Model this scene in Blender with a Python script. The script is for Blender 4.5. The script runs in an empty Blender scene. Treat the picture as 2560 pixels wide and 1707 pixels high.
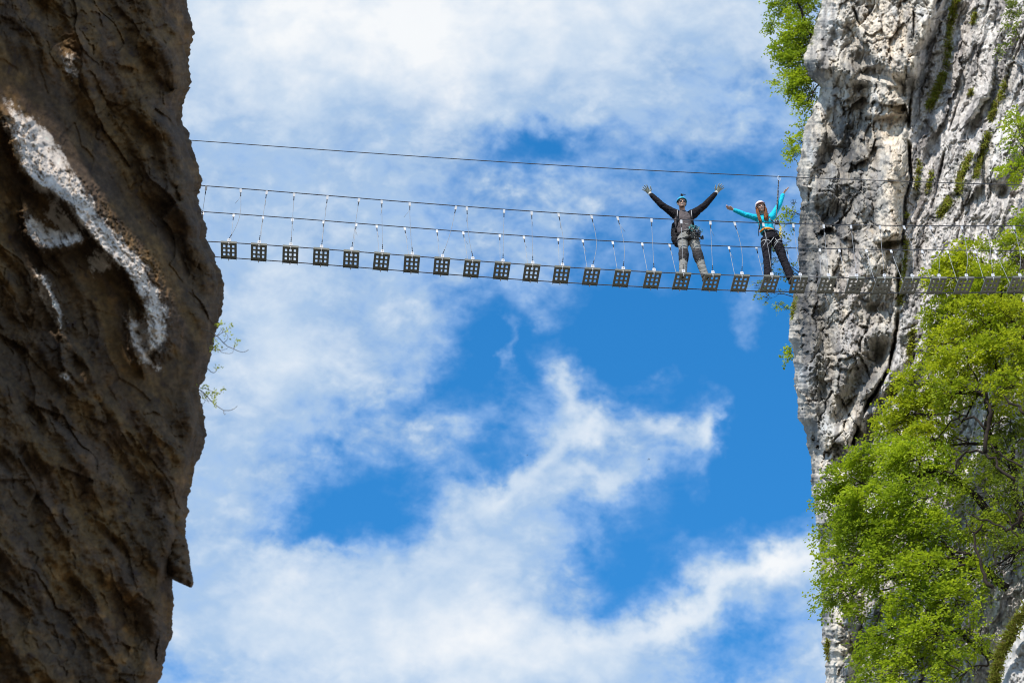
import bpy, bmesh, math, random
import numpy as np
from mathutils import Vector, Matrix

S = bpy.context.scene
COL = S.collection
# ------------------------------------------------------------------ camera
F_PX = 6498.0                       # focal length in pixels of the 2560 px wide photo
PITCH = math.radians(37)
CAM = np.array([0.0, 0.0, 1.6])
FW = np.array([0, math.cos(PITCH), math.sin(PITCH)])
UP = np.array([0, -math.sin(PITCH), math.cos(PITCH)])
RT = np.array([1.0, 0, 0])
cam = bpy.data.cameras.new("camera")
cam_o = bpy.data.objects.new("camera", cam)
COL.objects.link(cam_o)
cam_o.location = CAM
cam_o.rotation_euler = (math.radians(90) + PITCH, 0, 0)
cam.sensor_width = 36.0
cam.lens = 36.0 * F_PX / 2560.0
cam.clip_start = 0.1
cam.clip_end = 5000
cam.dof.use_dof = True
cam.dof.focus_distance = 56.0
cam.dof.aperture_fstop = 2.4
S.camera = cam_o
S.render.resolution_x = 1024
S.render.resolution_y = 682
S.cycles.filter_width = 1.0
# ------------------------------------------------------------------ light
SUN_E, SUN_A = math.radians(50), math.radians(27)   # elevation; degrees left of straight behind the camera
SUN = np.array([-math.sin(SUN_A) * math.cos(SUN_E), -math.cos(SUN_A) * math.cos(SUN_E), math.sin(SUN_E)])
sl = bpy.data.lights.new("sun", 'SUN')
sl.energy = 4.8
sl.angle = math.radians(0.45)
sl.color = (1.0, 0.955, 0.88)
so = bpy.data.objects.new("sun", sl)
COL.objects.link(so)
so.rotation_euler = Vector((-SUN[0], -SUN[1], -SUN[2])).to_track_quat('-Z', 'Y').to_euler()
so.location = (-20, -30, 80)
S.view_settings.view_transform = 'Standard'
S.view_settings.look = 'None'
S.view_settings.exposure = 0.0
S.view_settings.gamma = 1.0

# ------------------------------------------------------------------ world: Nishita sky with clouds fixed in world directions
def build_world():
    w = bpy.data.worlds.new("World")
    S.world = w
    w.use_nodes = True
    nt = w.node_tree
    nt.nodes.clear()
    N, L = nt.nodes.new, nt.links.new
    out = N('ShaderNodeOutputWorld')
    bg = N('ShaderNodeBackground')
    bg.inputs['Strength'].default_value = 0.1
    L(bg.outputs[0], out.inputs[0])
    sky = N('ShaderNodeTexSky')
    sky.sky_type = 'NISHITA'
    sky.sun_disc = False
    sky.sun_elevation = SUN_E
    sky.sun_rotation = math.pi + SUN_A
    sky.air_density = 1.0
    sky.dust_density = 0.3
    sky.ozone_density = 3.0
    tc = N('ShaderNodeTexCoord')

    def dot(v):
        n = N('ShaderNodeVectorMath'); n.operation = 'DOT_PRODUCT'
        L(tc.outputs['Generated'], n.inputs[0]); n.inputs[1].default_value = tuple(v)
        return n.outputs['Value']

    def M(op, a, b=None, c=None, clamp=False):
        n = N('ShaderNodeMath'); n.operation = op; n.use_clamp = clamp
        for i, x in enumerate((a, b, c)):
            if x is None: continue
            if isinstance(x, (int, float)): n.inputs[i].default_value = x
            else: L(x, n.inputs[i])
        return n.outputs[0]
    # gnomonic chart of the southern... of the half of the sky round one fixed world direction
    du, dv, dw = dot(RT), dot(UP), dot(FW)
    dwc = M('MAXIMUM', dw, 0.05)
    k = F_PX / 1000.0
    u = M('MULTIPLY', M('DIVIDE', du, dwc), k)
    v = M('MULTIPLY', M('DIVIDE', dv, dwc), -k)
    comb = N('ShaderNodeCombineXYZ'); L(u, comb.inputs[0]); L(v, comb.inputs[1])

    def noise(src, scale, detail, rough, off=(0, 0, 0), stretch=(1, 1, 1), rot=0, dist=0):
        m = N('ShaderNodeMapping'); m.inputs['Location'].default_value = off
        m.inputs['Scale'].default_value = stretch; m.inputs['Rotation'].default_value = (0, 0, rot)
        L(src, m.inputs[0])
        n = N('ShaderNodeTexNoise'); L(m.outputs[0], n.inputs['Vector'])
        n.inputs['Scale'].default_value = scale; n.inputs['Detail'].default_value = detail
        n.inputs['Roughness'].default_value = rough; n.inputs['Distortion'].default_value = dist
        return n

    def warp(src, n, amp):
        s = N('ShaderNodeVectorMath'); s.operation = 'SUBTRACT'
        L(n.outputs['Color'], s.inputs[0]); s.inputs[1].default_value = (.5, .5, .5)
        sc = N('ShaderNodeVectorMath'); sc.operation = 'SCALE'; L(s.outputs[0], sc.inputs[0]); sc.inputs['Scale'].default_value = amp
        a = N('ShaderNodeVectorMath'); a.operation = 'ADD'; L(src, a.inputs[0]); L(sc.outputs[0], a.inputs[1])
        return a.outputs[0]
    w1 = warp(comb.outputs[0], noise(comb.outputs[0], 3.5, 2, .5, (3.1, 1.7, 0)), 0.22)
    w2 = warp(w1, noise(comb.outputs[0], 10, 5, .6, (7.1, 2.7, 0)), 0.17)
    w0 = warp(comb.outputs[0], noise(comb.outputs[0], 6, 2, .5, (9.1, 4.7, 0)), 0.07)
    acc = None
    for (cx, cy, rx, ry, rot, wt) in CLOUDS:
        m = N('ShaderNodeMapping'); m.vector_type = 'TEXTURE'
        m.inputs['Location'].default_value = ((cx - 1280) / 1000, (cy - 853.5) / 1000, 0)
        m.inputs['Rotation'].default_value = (0, 0, math.radians(rot))
        m.inputs['Scale'].default_value = (rx / 1000, ry / 1000, 1)
        L(w2, m.inputs[0])
        d = N('ShaderNodeVectorMath'); d.operation = 'DOT_PRODUCT'
        L(m.outputs[0], d.inputs[0]); L(m.outputs[0], d.inputs[1])
        e = M('POWER', 0.42, d.outputs['Value'])
        acc = M('MULTIPLY_ADD', e, wt, acc if acc is not None else CLOUD_BASE)
    n1 = noise(w1, 5.5, 8, .6, (1.3, 5.2, 0), (1, 1.25, 1), math.radians(25)).outputs['Fac']
    n2 = noise(w0, 14, 8, .62, (4.3, 2.2, 0), (1, 1.5, 1), math.radians(-35)).outputs['Fac']
    # more raggedness where the cover is broken, smooth where it is thick
    a1 = M('MULTIPLY', M('SUBTRACT', n1, .5), .90)
    a2 = M('MULTIPLY', M('SUBTRACT', n2, .5), .85)
    mid = M('SUBTRACT', 1.0, M('MULTIPLY', M('ABSOLUTE', M('SUBTRACT', acc, .36)), 2.3), clamp=True)
    dens = M('ADD', acc, M('MULTIPLY', M('ADD', a1, a2), M('MULTIPLY_ADD', mid, 1.05, .16)), clamp=False)
    # elsewhere in the sky: plain broken cloud
    far = M('SUBTRACT', 1.0, M('MULTIPLY', M('SUBTRACT', dw, .75), 5.0, clamp=True), clamp=True)
    g1 = noise(tc.outputs['Generated'], 3.0, 6, .6).outputs['Fac']
    dens2 = M('MULTIPLY_ADD', M('SUBTRACT', g1, .5), 2.5, .5)
    mx = N('ShaderNodeMix'); mx.data_type = 'FLOAT'
    L(far, mx.inputs[0]); L(dens, mx.inputs[2]); L(dens2, mx.inputs[3])
    D = mx.outputs[0]
    r = N('ShaderNodeValToRGB'); L(D, r.inputs[0])
    els = r.color_ramp.elements
    els[0].position = 0.0; els[0].color = (.02, .02, .02, 1)
    els[1].position = 1.0; els[1].color = (1, 1, 1, 1)
    for p_, c_ in ((.1, .08), (.2, .19), (.4, .46), (.6, .80), (.8, .95)):
        e = els.new(p_); e.color = (c_, c_, c_, 1)
    n3 = noise(w0, 4.2, 6, .55, (8.3, 1.2, 0), (1, 1.3, 1), .4).outputs['Fac']
    c = N('ShaderNodeValToRGB'); L(M('MULTIPLY_ADD', M('SUBTRACT', n3, .5), .72, D), c.inputs[0])
    els = c.color_ramp.elements
    els[0].position = 0.35; els[0].color = (.40, .60, .93, 1)
    els[1].position = 1.0; els[1].color = (.93, .955, .98, 1)
    e = els.new(.62); e.color = (.47, .63, .84, 1)
    e = els.new(.8); e.color = (.66, .77, .90, 1)
    sc = N('ShaderNodeVectorMath'); sc.operation = 'SCALE'; L(c.outputs[0], sc.inputs[0]); sc.inputs['Scale'].default_value = 10.0
    hs = N('ShaderNodeHueSaturation'); L(sky.outputs[0], hs.inputs['Color'])
    hs.inputs['Saturation'].default_value = SKY_SAT; hs.inputs['Value'].default_value = SKY_VAL; hs.inputs['Hue'].default_value = SKY_HUE
    mix = N('ShaderNodeMix'); mix.data_type = 'RGBA'
    L(r.outputs[0], mix.inputs[0]); L(hs.outputs[0], mix.inputs[6]); L(sc.outputs[0], mix.inputs[7])
    L(mix.outputs[2], bg.inputs['Color'])

SKY_SAT, SKY_VAL, SKY_HUE = 1.38, 2.3, 0.497
CLOUD_BASE = 0.64
CLOUDS = [
 (900, 90, 420, 150, 0, .26), (1450, 60, 500, 130, 0, .16), (600, 40, 200, 90, 0, .10),
 (700, 870, 110, 190, 0, .16), (760, 1590, 380, 140, 0, .15), (1300, 1650, 300, 120, 0, .20), (1120, 1400, 330, 100, -8, .13),
 (1705, 900, 380, 230, 0, -.70), (1560, 785, 300, 110, 0, -.35), (1800, 1295, 270, 160, 0, -.65), (1970, 1040, 130, 380, 0, -.50),
 (1540, 1440, 120, 120, 0, -.55), (1262, 840, 115, 110, 0, -.55), (1215, 960, 120, 80, 0, -.25), (926, 1237, 170, 120, 0, -.75),
 (811, 1343, 110, 50, 0, -.40), (1215, 1122, 90, 55, 0, -.50), (1407, 363, 95, 45, -10, -.50), (1290, 411, 140, 60, 0, -.38),
 (1868, 421, 190, 75, 0, -.40), (1868, 238, 100, 70, 0, -.20), (1700, 540, 230, 130, 0, -.36), (1700, 130, 100, 70, 0, -.14),
 (1810, 1650, 120, 85, 0, -.45), (1030, 1000, 150, 45, -10, -.32), (430, 1700, 140, 60, 0, -.22), (1150, 560, 130, 90, 0, -.14),
 (1417, 1110, 190, 44, -33, .33), (1540, 1050, 100, 60, 0, .38), (1540, 1190, 130, 42, -10, .46), (1686, 1103, 90, 45, 0, .50),
 (1782, 1130, 40, 95, 20, .55), (1782, 1036, 40, 70, 0, .30), (1436, 940, 46, 80, 0, .62), (1275, 860, 24, 80, -15, .60),
 (1176, 1228, 140, 60, -30, .22), (1868, 777, 60, 90, 0, .42), (1820, 1475, 310, 55, -22, .50), (1985, 1400, 110, 110, -45, .42),
 (1370, 830, 60, 50, 0, .25), (1340, 745, 70, 26, 15, .30), (1700, 1380, 50, 22, 0, .15), (1640, 980, 50, 20, -20, .14), (1900, 930, 40, 60, 0, .10),
]
build_world()

# ------------------------------------------------------------------ helpers
def unpx(px, py, y):
    """world point on the ray through photo pixel (px,py) at horizontal forward distance y (numpy arrays allowed)"""
    px, py, y = np.broadcast_arrays(np.asarray(px, float), np.asarray(py, float), np.asarray(y, float))
    d = ((px - 1280) / F_PX)[..., None] * RT + ((853.5 - py) / F_PX)[..., None] * UP + FW
    return CAM + d * (y / d[..., 1])[..., None]

BR_A = math.radians(5)
BN = np.array([-math.sin(BR_A), math.cos(BR_A), 0.0])      # away from the camera, square to the bridge
BD = np.array([math.cos(BR_A), math.sin(BR_A), 0.0])       # along the bridge
BC = 36.9

def onpl(px, py, off=0.0):
    """point of a ray on the upright plane parallel to the bridge, off metres behind its centre line"""
    d = RT * (px - 1280) / F_PX + UP * (853.5 - py) / F_PX + FW
    return CAM + d * ((BC + off - CAM @ BN) / (d @ BN))

def _hash(ix, iy, iz, seed):
    h = (ix.astype(np.int64) * 374761393 + iy.astype(np.int64) * 668265263 + iz.astype(np.int64) * 2147483647 + seed * 1274126177) & 0xffffffff
    h = ((h ^ (h >> 13)) * 1274126177) & 0xffffffff
    h = ((h ^ (h >> 16)) * 2246822519) & 0xffffffff
    return h ^ (h >> 15)
_a = np.random.RandomState(5).normal(size=(256, 3)); GR = _a / np.linalg.norm(_a, axis=1)[:, None]

def perlin(x, y, z, seed=0):
    x, y, z = np.broadcast_arrays(np.asarray(x, float), np.asarray(y, float), np.asarray(z, float))
    x0, y0, z0 = np.floor(x), np.floor(y), np.floor(z)
    fx, fy, fz = x - x0, y - y0, z - z0
    s = lambda t: t * t * t * (t * (t * 6 - 15) + 10)
    ux, uy, uz = s(fx), s(fy), s(fz)
    r = 0
    for dx in (0, 1):
        wx = ux if dx else 1 - ux
        for dy in (0, 1):
            wy = uy if dy else 1 - uy
            for dz in (0, 1):
                wz = uz if dz else 1 - uz
                g = GR[_hash(x0 + dx, y0 + dy, z0 + dz, seed) & 255]
                r = r + wx * wy * wz * (g[..., 0] * (fx - dx) + g[..., 1] * (fy - dy) + g[..., 2] * (fz - dz))
    return r * 1.5

def fbm(x, y, z=0, seed=0, octv=4, gain=.5, ridged=0):
    r = 0; a = 1; t = 0
    for i in range(octv):
        n = perlin(x, y, z, seed + i)
        if ridged == 1: n = 1 - 2.2 * np.abs(n)
        elif ridged == 2: n = 2.2 * np.abs(n) - .5
        r = r + a * n; t += a; a *= gain; x = x * 2.03; y = y * 2.03; z = z * 2.03
    return r / t

def sstep(a, b, x):
    t = np.clip((x - a) / (b - a), 0, 1); return t * t * (3 - 2 * t)

def facets(x, y, seed, sharp=1.0):
    """broken, tilted flat faces: every cell of a jittered grid has its own plane"""
    ix, iy = np.floor(x), np.floor(y); z0 = np.zeros_like(ix)
    d1 = np.full(x.shape, 9.0); d2 = np.full(x.shape, 9.0); hh = np.zeros(x.shape)
    for dx in (-1, 0, 1):
        for dy in (-1, 0, 1):
            cx, cy = ix + dx, iy + dy
            r = _hash(cx, cy, z0, seed)
            jx = (r & 1023) / 1023.; jy = ((r >> 10) & 1023) / 1023.
            g = _hash(cx, cy, z0, seed + 77)
            gx = (g & 1023) / 511.5 - 1; gy = ((g >> 10) & 1023) / 511.5 - 1; o = ((g >> 20) & 1023) / 511.5 - 1
            px, py = x - cx - jx, y - cy - jy
            d = np.hypot(px, py); h = gx * px * .9 + gy * py * .9 + o * .5
            n = d < d1
            d2 = np.where(n, d1, np.minimum(d2, d)); hh = np.where(n, h, hh); d1 = np.where(n, d, d1)
    return hh - .5 * sharp * np.exp(-((d2 - d1) / .07) ** 2)

def polydist(x, y, pts):
    best = np.full(x.shape, 1e9); side = np.zeros(x.shape); tt = np.zeros(x.shape)
    acc = 0
    for (ax, ay), (bx, by) in zip(pts[:-1], pts[1:]):
        vx, vy = bx - ax, by - ay; L = math.hypot(vx, vy)
        t = np.clip(((x - ax) * vx + (y - ay) * vy) / (L * L), 0, 1)
        d = np.hypot(x - ax - t * vx, y - ay - t * vy)
        m = d < best
        best = np.where(m, d, best)
        side = np.where(m, np.sign((x - ax) * vy - (y - ay) * vx), side)
        tt = np.where(m, acc + t * L, tt); acc += L
    return best, side, tt

def mesh_np(name, V, Fq, mat, parent=None, col=None, smooth=True):
    V = np.asarray(V, np.float32); Fq = np.asarray(Fq, np.int32)
    me = bpy.data.meshes.new(name)
    k = Fq.shape[1]
    me.vertices.add(len(V)); me.vertices.foreach_set('co', V.ravel())
    me.loops.add(Fq.size); me.loops.foreach_set('vertex_index', Fq.ravel())
    me.polygons.add(len(Fq))
    me.polygons.foreach_set('loop_start', np.arange(0, Fq.size, k, dtype=np.int32))
    me.polygons.foreach_set('loop_total', np.full(len(Fq), k, np.int32))
    me.update(calc_edges=True); me.validate()
    me.polygons.foreach_set('use_smooth', np.full(len(me.polygons), smooth))
    if col is not None:
        at = me.color_attributes.new('tint', 'FLOAT_COLOR', 'POINT')
        c = np.ones((len(V), 4), np.float32); c[:, :3] = col
        at.data.foreach_set('color', c.ravel())
    me.materials.append(mat)
    o = bpy.data.objects.new(name, me); COL.objects.link(o)
    if parent is not None: setpar(o, parent)
    return o

def setpar(o, parent):
    o.parent = parent
    if parent.type == 'EMPTY' and True:
        o.matrix_parent_inverse = PINV.get(parent.name, Matrix())

PINV = {}
def thing(name, label, cat, loc=(0, 0, 0), group=None):
    o = bpy.data.objects.new(name, None); COL.objects.link(o)
    o.location = Vector([float(v) for v in loc]); o.empty_display_size = 0.3
    PINV[o.name] = Matrix.Translation(o.location).inverted()
    return tag(o, label, cat, group)

def tag(o, label, cat, group=None, kind=None):
    if label: o['label'] = label
    if cat: o['category'] = cat
    if group: o['group'] = group
    if kind: o['kind'] = kind
    return o

class MB:
    def __init__(s): s.v = []; s.f = []
    def add(s, V, F):
        n = len(s.v); s.v += [tuple(map(float, p)) for p in V]; s.f += [tuple(i + n for i in f) for f in F]
    def box(s, c, sx, sy, sz, X=(1, 0, 0), Y=(0, 1, 0), Z=(0, 0, 1)):
        c, X, Y, Z = map(np.array, (c, X, Y, Z))
        V = [c + X * sx * a / 2 + Y * sy * b / 2 + Z * sz * e / 2 for a in (-1, 1) for b in (-1, 1) for e in (-1, 1)]
        s.add(V, [(0, 1, 3, 2), (4, 6, 7, 5), (0, 4, 5, 1), (2, 3, 7, 6), (0, 2, 6, 4), (1, 5, 7, 3)])
    def loft(s, pts, rad, side=None, n=8, cap=True, round_=False):
        """rings round a path; rad: r or (rx, ry); side: direction of rx"""
        pts = [np.array(p, float) for p in pts]
        if np.isscalar(rad): rad = [rad] * len(pts)
        if isinstance(rad, tuple): rad = [rad] * len(pts)
        rad = [(r, r) if np.isscalar(r) else tuple(r) for r in rad]
        if round_:   # rounded ends
            t0 = pts[0] - pts[1]; t0 /= np.linalg.norm(t0); t1 = pts[-1] - pts[-2]; t1 /= np.linalg.norm(t1)
            r0, r1 = rad[0], rad[-1]
            m0, m1 = min(r0), min(r1)
            pts = [pts[0] + t0 * m0 * .92, pts[0] + t0 * m0 * .6] + pts + [pts[-1] + t1 * m1 * .6, pts[-1] + t1 * m1 * .92]
            rad = [(r0[0] * .38, r0[1] * .38), (r0[0] * .8, r0[1] * .8)] + rad + [(r1[0] * .8, r1[1] * .8), (r1[0] * .38, r1[1] * .38)]
        V = []; prev = None
        for i, p in enumerate(pts):
            a = pts[max(i - 1, 0)]; b = pts[min(i + 1, len(pts) - 1)]
            t = b - a; t = t / (np.linalg.norm(t) + 1e-12)
            sd = np.array(side, float) if side is not None else (prev if prev is not None else (np.array([1.0, 0, 0]) if abs(t[0]) < .8 else np.array([0, 1.0, 0])))
            sd = sd - t * (sd @ t); ln = np.linalg.norm(sd)
            sd = sd / ln if ln > 1e-6 else np.array([0, 0, 1.0])
            prev = sd; up = np.cross(t, sd)
            for k in range(n):
                q = 2 * math.pi * k / n
                V.append(p + sd * rad[i][0] * math.cos(q) + up * rad[i][1] * math.sin(q))
        F = []
        for i in range(len(pts) - 1):
            for k in range(n):
                a = i * n + k; b = i * n + (k + 1) % n
                F.append((a, b, b + n, a + n))
        if cap:
            F.append(tuple(range(n - 1, -1, -1))); m = (len(pts) - 1) * n; F.append(tuple(m + k for k in range(n)))
        s.add(V, F)
    def ell(s, c, rx, ry, rz, X=(1, 0, 0), Y=(0, 1, 0), Z=(0, 0, 1), n=14, m=9):
        c, X, Y, Z = (np.array(a, float) for a in (c, X, Y, Z))
        V = [c - Z * rz]; F = []
        for i in range(1, m):
            th = -math.pi / 2 + math.pi * i / m
            for k in range(n):
                q = 2 * math.pi * k / n
                V.append(c + X * rx * math.cos(th) * math.cos(q) + Y * ry * math.cos(th) * math.sin(q) + Z * rz * math.sin(th))
        V.append(c + Z * rz); e = len(V) - 1
        for k in range(n):
            F.append((0, 1 + (k + 1) % n, 1 + k)); F.append((e, e - n + k, e - n + (k + 1) % n))
        for i in range(m - 2):
            for k in range(n):
                a = 1 + i * n + k; b = 1 + i * n + (k + 1) % n
                F.append((a, b, b + n, a + n))
        s.add(V, F)
    def build(s, name, mat, parent=None, smooth=True):
        me = bpy.data.meshes.new(name); me.from_pydata(s.v, [], s.f); me.update()
        me.polygons.foreach_set('use_smooth', [smooth] * len(me.polygons))
        me.materials.append(mat)
        o = bpy.data.objects.new(name, me); COL.objects.link(o)
        if parent is not None: setpar(o, parent)
        return o
    def remesh(s, name, mat, parent=None, voxel=.01, disp=0, dsize=.1, smooth_it=2):
        o = s.build(name, mat)
        r = o.modifiers.new('r', 'REMESH'); r.mode = 'VOXEL'; r.voxel_size = voxel
        if smooth_it:
            m = o.modifiers.new('s', 'SMOOTH'); m.factor = .5; m.iterations = smooth_it
        dg = bpy.context.evaluated_depsgraph_get()
        me = bpy.data.meshes.new_from_object(o.evaluated_get(dg))
        if disp:
            n = len(me.vertices); co = np.empty(n * 3, np.float32); me.vertices.foreach_get('co', co); co = co.reshape(-1, 3)
            no = np.empty(n * 3, np.float32); me.vertices.foreach_get('normal', no); no = no.reshape(-1, 3)
            q = co / dsize
            d = fbm(q[:, 0], q[:, 1], q[:, 2] * 1.9, 31, 3, .55, 1) * disp
            me.vertices.foreach_set('co', (co + no * d[:, None]).astype(np.float32).ravel()); me.update()
        o.modifiers.clear(); old = o.data; o.data = me; bpy.data.meshes.remove(old)
        me.name = name; me.materials.clear(); me.materials.append(mat)
        me.polygons.foreach_set('use_smooth', [True] * len(me.polygons))
        if parent is not None: setpar(o, parent)
        return o

def mat(name, col, rough=.7, metal=0, nscale=0, namt=.25, bump=0, bscale=None, spec=.5, attr=None, trans=0):
    m = bpy.data.materials.new(name); m.use_nodes = True; nt = m.node_tree
    b = nt.nodes['Principled BSDF']; N, L = nt.nodes.new, nt.links.new
    b.inputs['Base Color'].default_value = (*col, 1); b.inputs['Roughness'].default_value = rough
    b.inputs['Metallic'].default_value = metal; b.inputs['Specular IOR Level'].default_value = spec
    geo = N('ShaderNodeNewGeometry')
    src = None
    if attr:
        a = N('ShaderNodeAttribute'); a.attribute_name = attr; src = a.outputs['Color']
    if nscale:
        n = N('ShaderNodeTexNoise'); n.inputs['Scale'].default_value = nscale; n.inputs['Detail'].default_value = 6
        n.inputs['Roughness'].default_value = .65
        L(geo.outputs['Position'], n.inputs['Vector'])
        mr = N('ShaderNodeMapRange'); L(n.outputs['Fac'], mr.inputs[0]); mr.inputs[1].default_value = .3; mr.inputs[2].default_value = .7
        mr.inputs[3].default_value = 1 - namt; mr.inputs[4].default_value = 1 + namt
        v = N('ShaderNodeVectorMath'); v.operation = 'SCALE'
        if src: L(src, v.inputs[0])
        else: v.inputs[0].default_value = col
        L(mr.outputs[0], v.inputs['Scale']); src = v.outputs[0]
    if src: L(src, b.inputs['Base Color'])
    if bump:
        n2 = N('ShaderNodeTexNoise'); n2.inputs['Scale'].default_value = bscale or nscale * 2; n2.inputs['Detail'].default_value = 8
        n2.inputs['Roughness'].default_value = .65
        L(geo.outputs['Position'], n2.inputs['Vector'])
        bp = N('ShaderNodeBump'); bp.inputs['Strength'].default_value = 1; bp.inputs['Distance'].default_value = bump
        L(n2.outputs['Fac'], bp.inputs['Height']); L(bp.outputs[0], b.inputs['Normal'])
    if trans:
        t = N('ShaderNodeBsdfTranslucent'); ms = N('ShaderNodeMixShader'); ms.inputs[0].default_value = trans
        if src: L(src, t.inputs['Color'])
        else: t.inputs['Color'].default_value = (*col, 1)
        out = nt.nodes['Material Output']
        L(b.outputs[0], ms.inputs[1]); L(t.outputs[0], ms.inputs[2]); L(ms.outputs[0], out.inputs['Surface'])
    return m

# ------------------------------------------------------------------ ground (far below the frame)
def grid_ground():
    n = 121; xs = np.linspace(-1, 1, n); s = np.sign(xs) * (np.abs(xs) ** 2.2) * 1500
    X, Y = np.meshgrid(s, s); r = np.hypot(X, Y)
    Z = fbm(X / 9, Y / 9, 0, 3, 4) * .5 * np.clip(r / 6, 0, 1) - .1 + np.clip(r - 150, 0, 1e9) * .02 * (1 + fbm(X / 200, Y / 200, 0, 9, 2))
    V = np.stack([X, Y, Z], -1).reshape(-1, 3)
    i = np.arange(n * n).reshape(n, n)
    Fq = np.stack([i[:-1, :-1], i[:-1, 1:], i[1:, 1:], i[1:, :-1]], -1).reshape(-1, 4)
    m = mat('gorge_floor', (.16, .15, .12), .9, nscale=.6, namt=.4, bump=.05, bscale=6)
    tag(mesh_np('ground', V, Fq, m), 'stony gorge floor far below the bridge', None, kind='structure')
grid_ground()

# ------------------------------------------------------------------ rock faces
SIL_L = [(-500, 440), (-200, 450), (0, 460.7), (60, 474), (125, 469), (206, 467), (221, 465), (244, 452.6), (276, 445.5), (314, 455), (358, 470.5), (401, 482),
 (455, 497.6), (480, 488), (520, 496), (574, 509.5), (596, 509.5), (640, 528.5), (677, 545), (721, 553), (759, 554), (808, 542), (829, 538), (864, 531),
 (904, 521), (939, 509), (979, 496), (1031, 502), (1089, 505), (1141, 492), (1170, 480), (1228, 472), (1246, 461), (1303, 461), (1344, 455), (1400, 440), (1450, 430), (1494, 425), (1546, 420), (1599, 422.5), (1639, 411), (1685, 399), (1707, 385),
 (1900, 340), (2300, 300), (5400, 250)]
SIL_R = [(-500, 2090), (-200, 2070), (0, 2057), (32, 2051.8), (53, 2041), (82, 2037.5), (118, 2021.4), (150, 2010.7), (189, 2023), (212, 2045), (219, 2053), (236, 2050), (275, 2032),
 (314, 2016), (343, 2007), (393, 2001.8), (439, 1993.6), (461, 1992), (479, 2003.6), (500, 2005), (560, 2001.8), (571, 2000), (622, 1996), (687, 2001.8),
 (742, 1985), (807, 1978), (847, 1974.5), (880, 1985), (960, 1989), (1010, 1996), (1043, 1995), (1061, 2012), (1090, 2018), (1129, 2024), (1173, 2031), (1231, 2035),
 (1282, 2041), (1348, 2049), (1448, 2055), (1545, 2058), (1607, 2057), (1642, 2070), (1707, 2066), (1900, 2040), (2300, 1990), (5400, 1900)]

def rows(top, stepf):
    a = list(np.arange(top, 1760, stepf)); y = a[-1]; st = stepf
    while y < 5290: st *= 1.06; y += st; a.append(min(y, 5295))
    return np.array(a)

def rock_mesh(name, sil, direction, qs, d_front, round_w, round_d, hfun, cfun, material, jag, top, stepf, back_x, label):
    """a rock face given by its outline and its distance, closed round behind.  direction +1: the rock lies to the right of its outline"""
    R = rows(top, stepf)
    sx = np.interp(R, [s[0] for s in sil], [s[1] for s in sil])
    sx = sx + fbm(R / 22, 0 * R + .3, .7, 11, 4, .6) * jag * 1.6
    th = np.linspace(0, math.pi / 2, 26)
    front_q = np.concatenate([(1 - np.cos(th)) * round_w, round_w + qs])            # px from the outline
    nf = len(front_q)
    nb = 24; thb = np.linspace(0, math.pi / 2, nb)[1:]
    Q = np.concatenate([((1 - np.cos(thb)) * round_w)[::-1], front_q])
    RY, QX = np.meshgrid(R, Q, indexing='ij')
    PX = sx[:, None] + direction * QX
    nbk = nb - 1
    dep = d_front(PX, RY)
    extra = np.zeros(len(Q))
    extra[nbk:] = round_d * (1 - np.sqrt(np.clip(1 - (1 - np.clip(front_q / round_w, 0, 1)) ** 2, 0, 1)))
    extra[:nbk] = (round_d + round_d * 1.2 * np.sin(thb))[::-1]
    fade = np.ones(len(Q)); fade[nbk:] = sstep(0, 14, front_q); fade[:nbk] = 0
    h = hfun(PX, RY)
    D = dep + extra[None, :] - h * (0.35 + .65 * fade[None, :])
    V = unpx(PX, RY, D)
    k3 = (.35 + .65 * (1 - fade)) * (1 - sstep(0, 60, np.abs(QX)))
    q3 = V * 1.9
    V[..., 0] -= direction * fbm(q3[..., 0], q3[..., 1], q3[..., 2], 301, 4, .6) * .16 * k3
    # back wall: straight away from the last wrapped column
    b0 = V[:, 0] + np.array([direction * 7, 14, 0]) ; b1 = b0 + np.array([direction * 22, 4, 0])
    fr = V[:, -1] + np.array([back_x, 0, 0])
    b2 = fr + np.array([0, 16, 0])
    V = np.concatenate([b2[:, None], b1[:, None], b0[:, None], V, fr[:, None]], 1)
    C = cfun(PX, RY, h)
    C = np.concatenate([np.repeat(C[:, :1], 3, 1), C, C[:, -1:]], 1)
    # roof
    n, m = V.shape[:2]
    idx = np.arange(n * m).reshape(n, m)
    A = np.stack([idx[:-1, :-1], idx[:-1, 1:], idx[1:, 1:], idx[1:, :-1]], -1).reshape(-1, 4)
    B = np.stack([idx[:-1, -1], idx[:-1, 0], idx[1:, 0], idx[1:, -1]], -1).reshape(-1, 4)
    V = V.reshape(-1, 3); C = C.reshape(-1, 3)
    c = V[:m].mean(0) + np.array([0, 0, 1.5]); V = np.concatenate([V, [c]]); C = np.concatenate([C, C[:1]])
    k = len(V) - 1
    T = np.stack([np.full(m, k), np.roll(idx[0], -1), idx[0], idx[0]], -1)
    Fq = np.concatenate([A, B])
    if direction > 0: Fq = Fq[:, ::-1]
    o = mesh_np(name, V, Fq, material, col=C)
    bm = bmesh.new(); bm.from_mesh(o.data); bm.verts.ensure_lookup_table()
    for j in range(m):
        try:
            f = bm.faces.new((bm.verts[k], bm.verts[j], bm.verts[(j + 1) % m])); f.smooth = True
        except ValueError: pass
    bm.to_mesh(o.data); bm.free()
    return tag(o, label, None, kind='structure')

# ---- left: dark overhanging wall running away from the camera
def dl(PX, RY):
    d = 26.0 - (np.clip(520 - PX, -60, 1400)) * .0038
    return d + (RY - 700) * .0001
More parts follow.
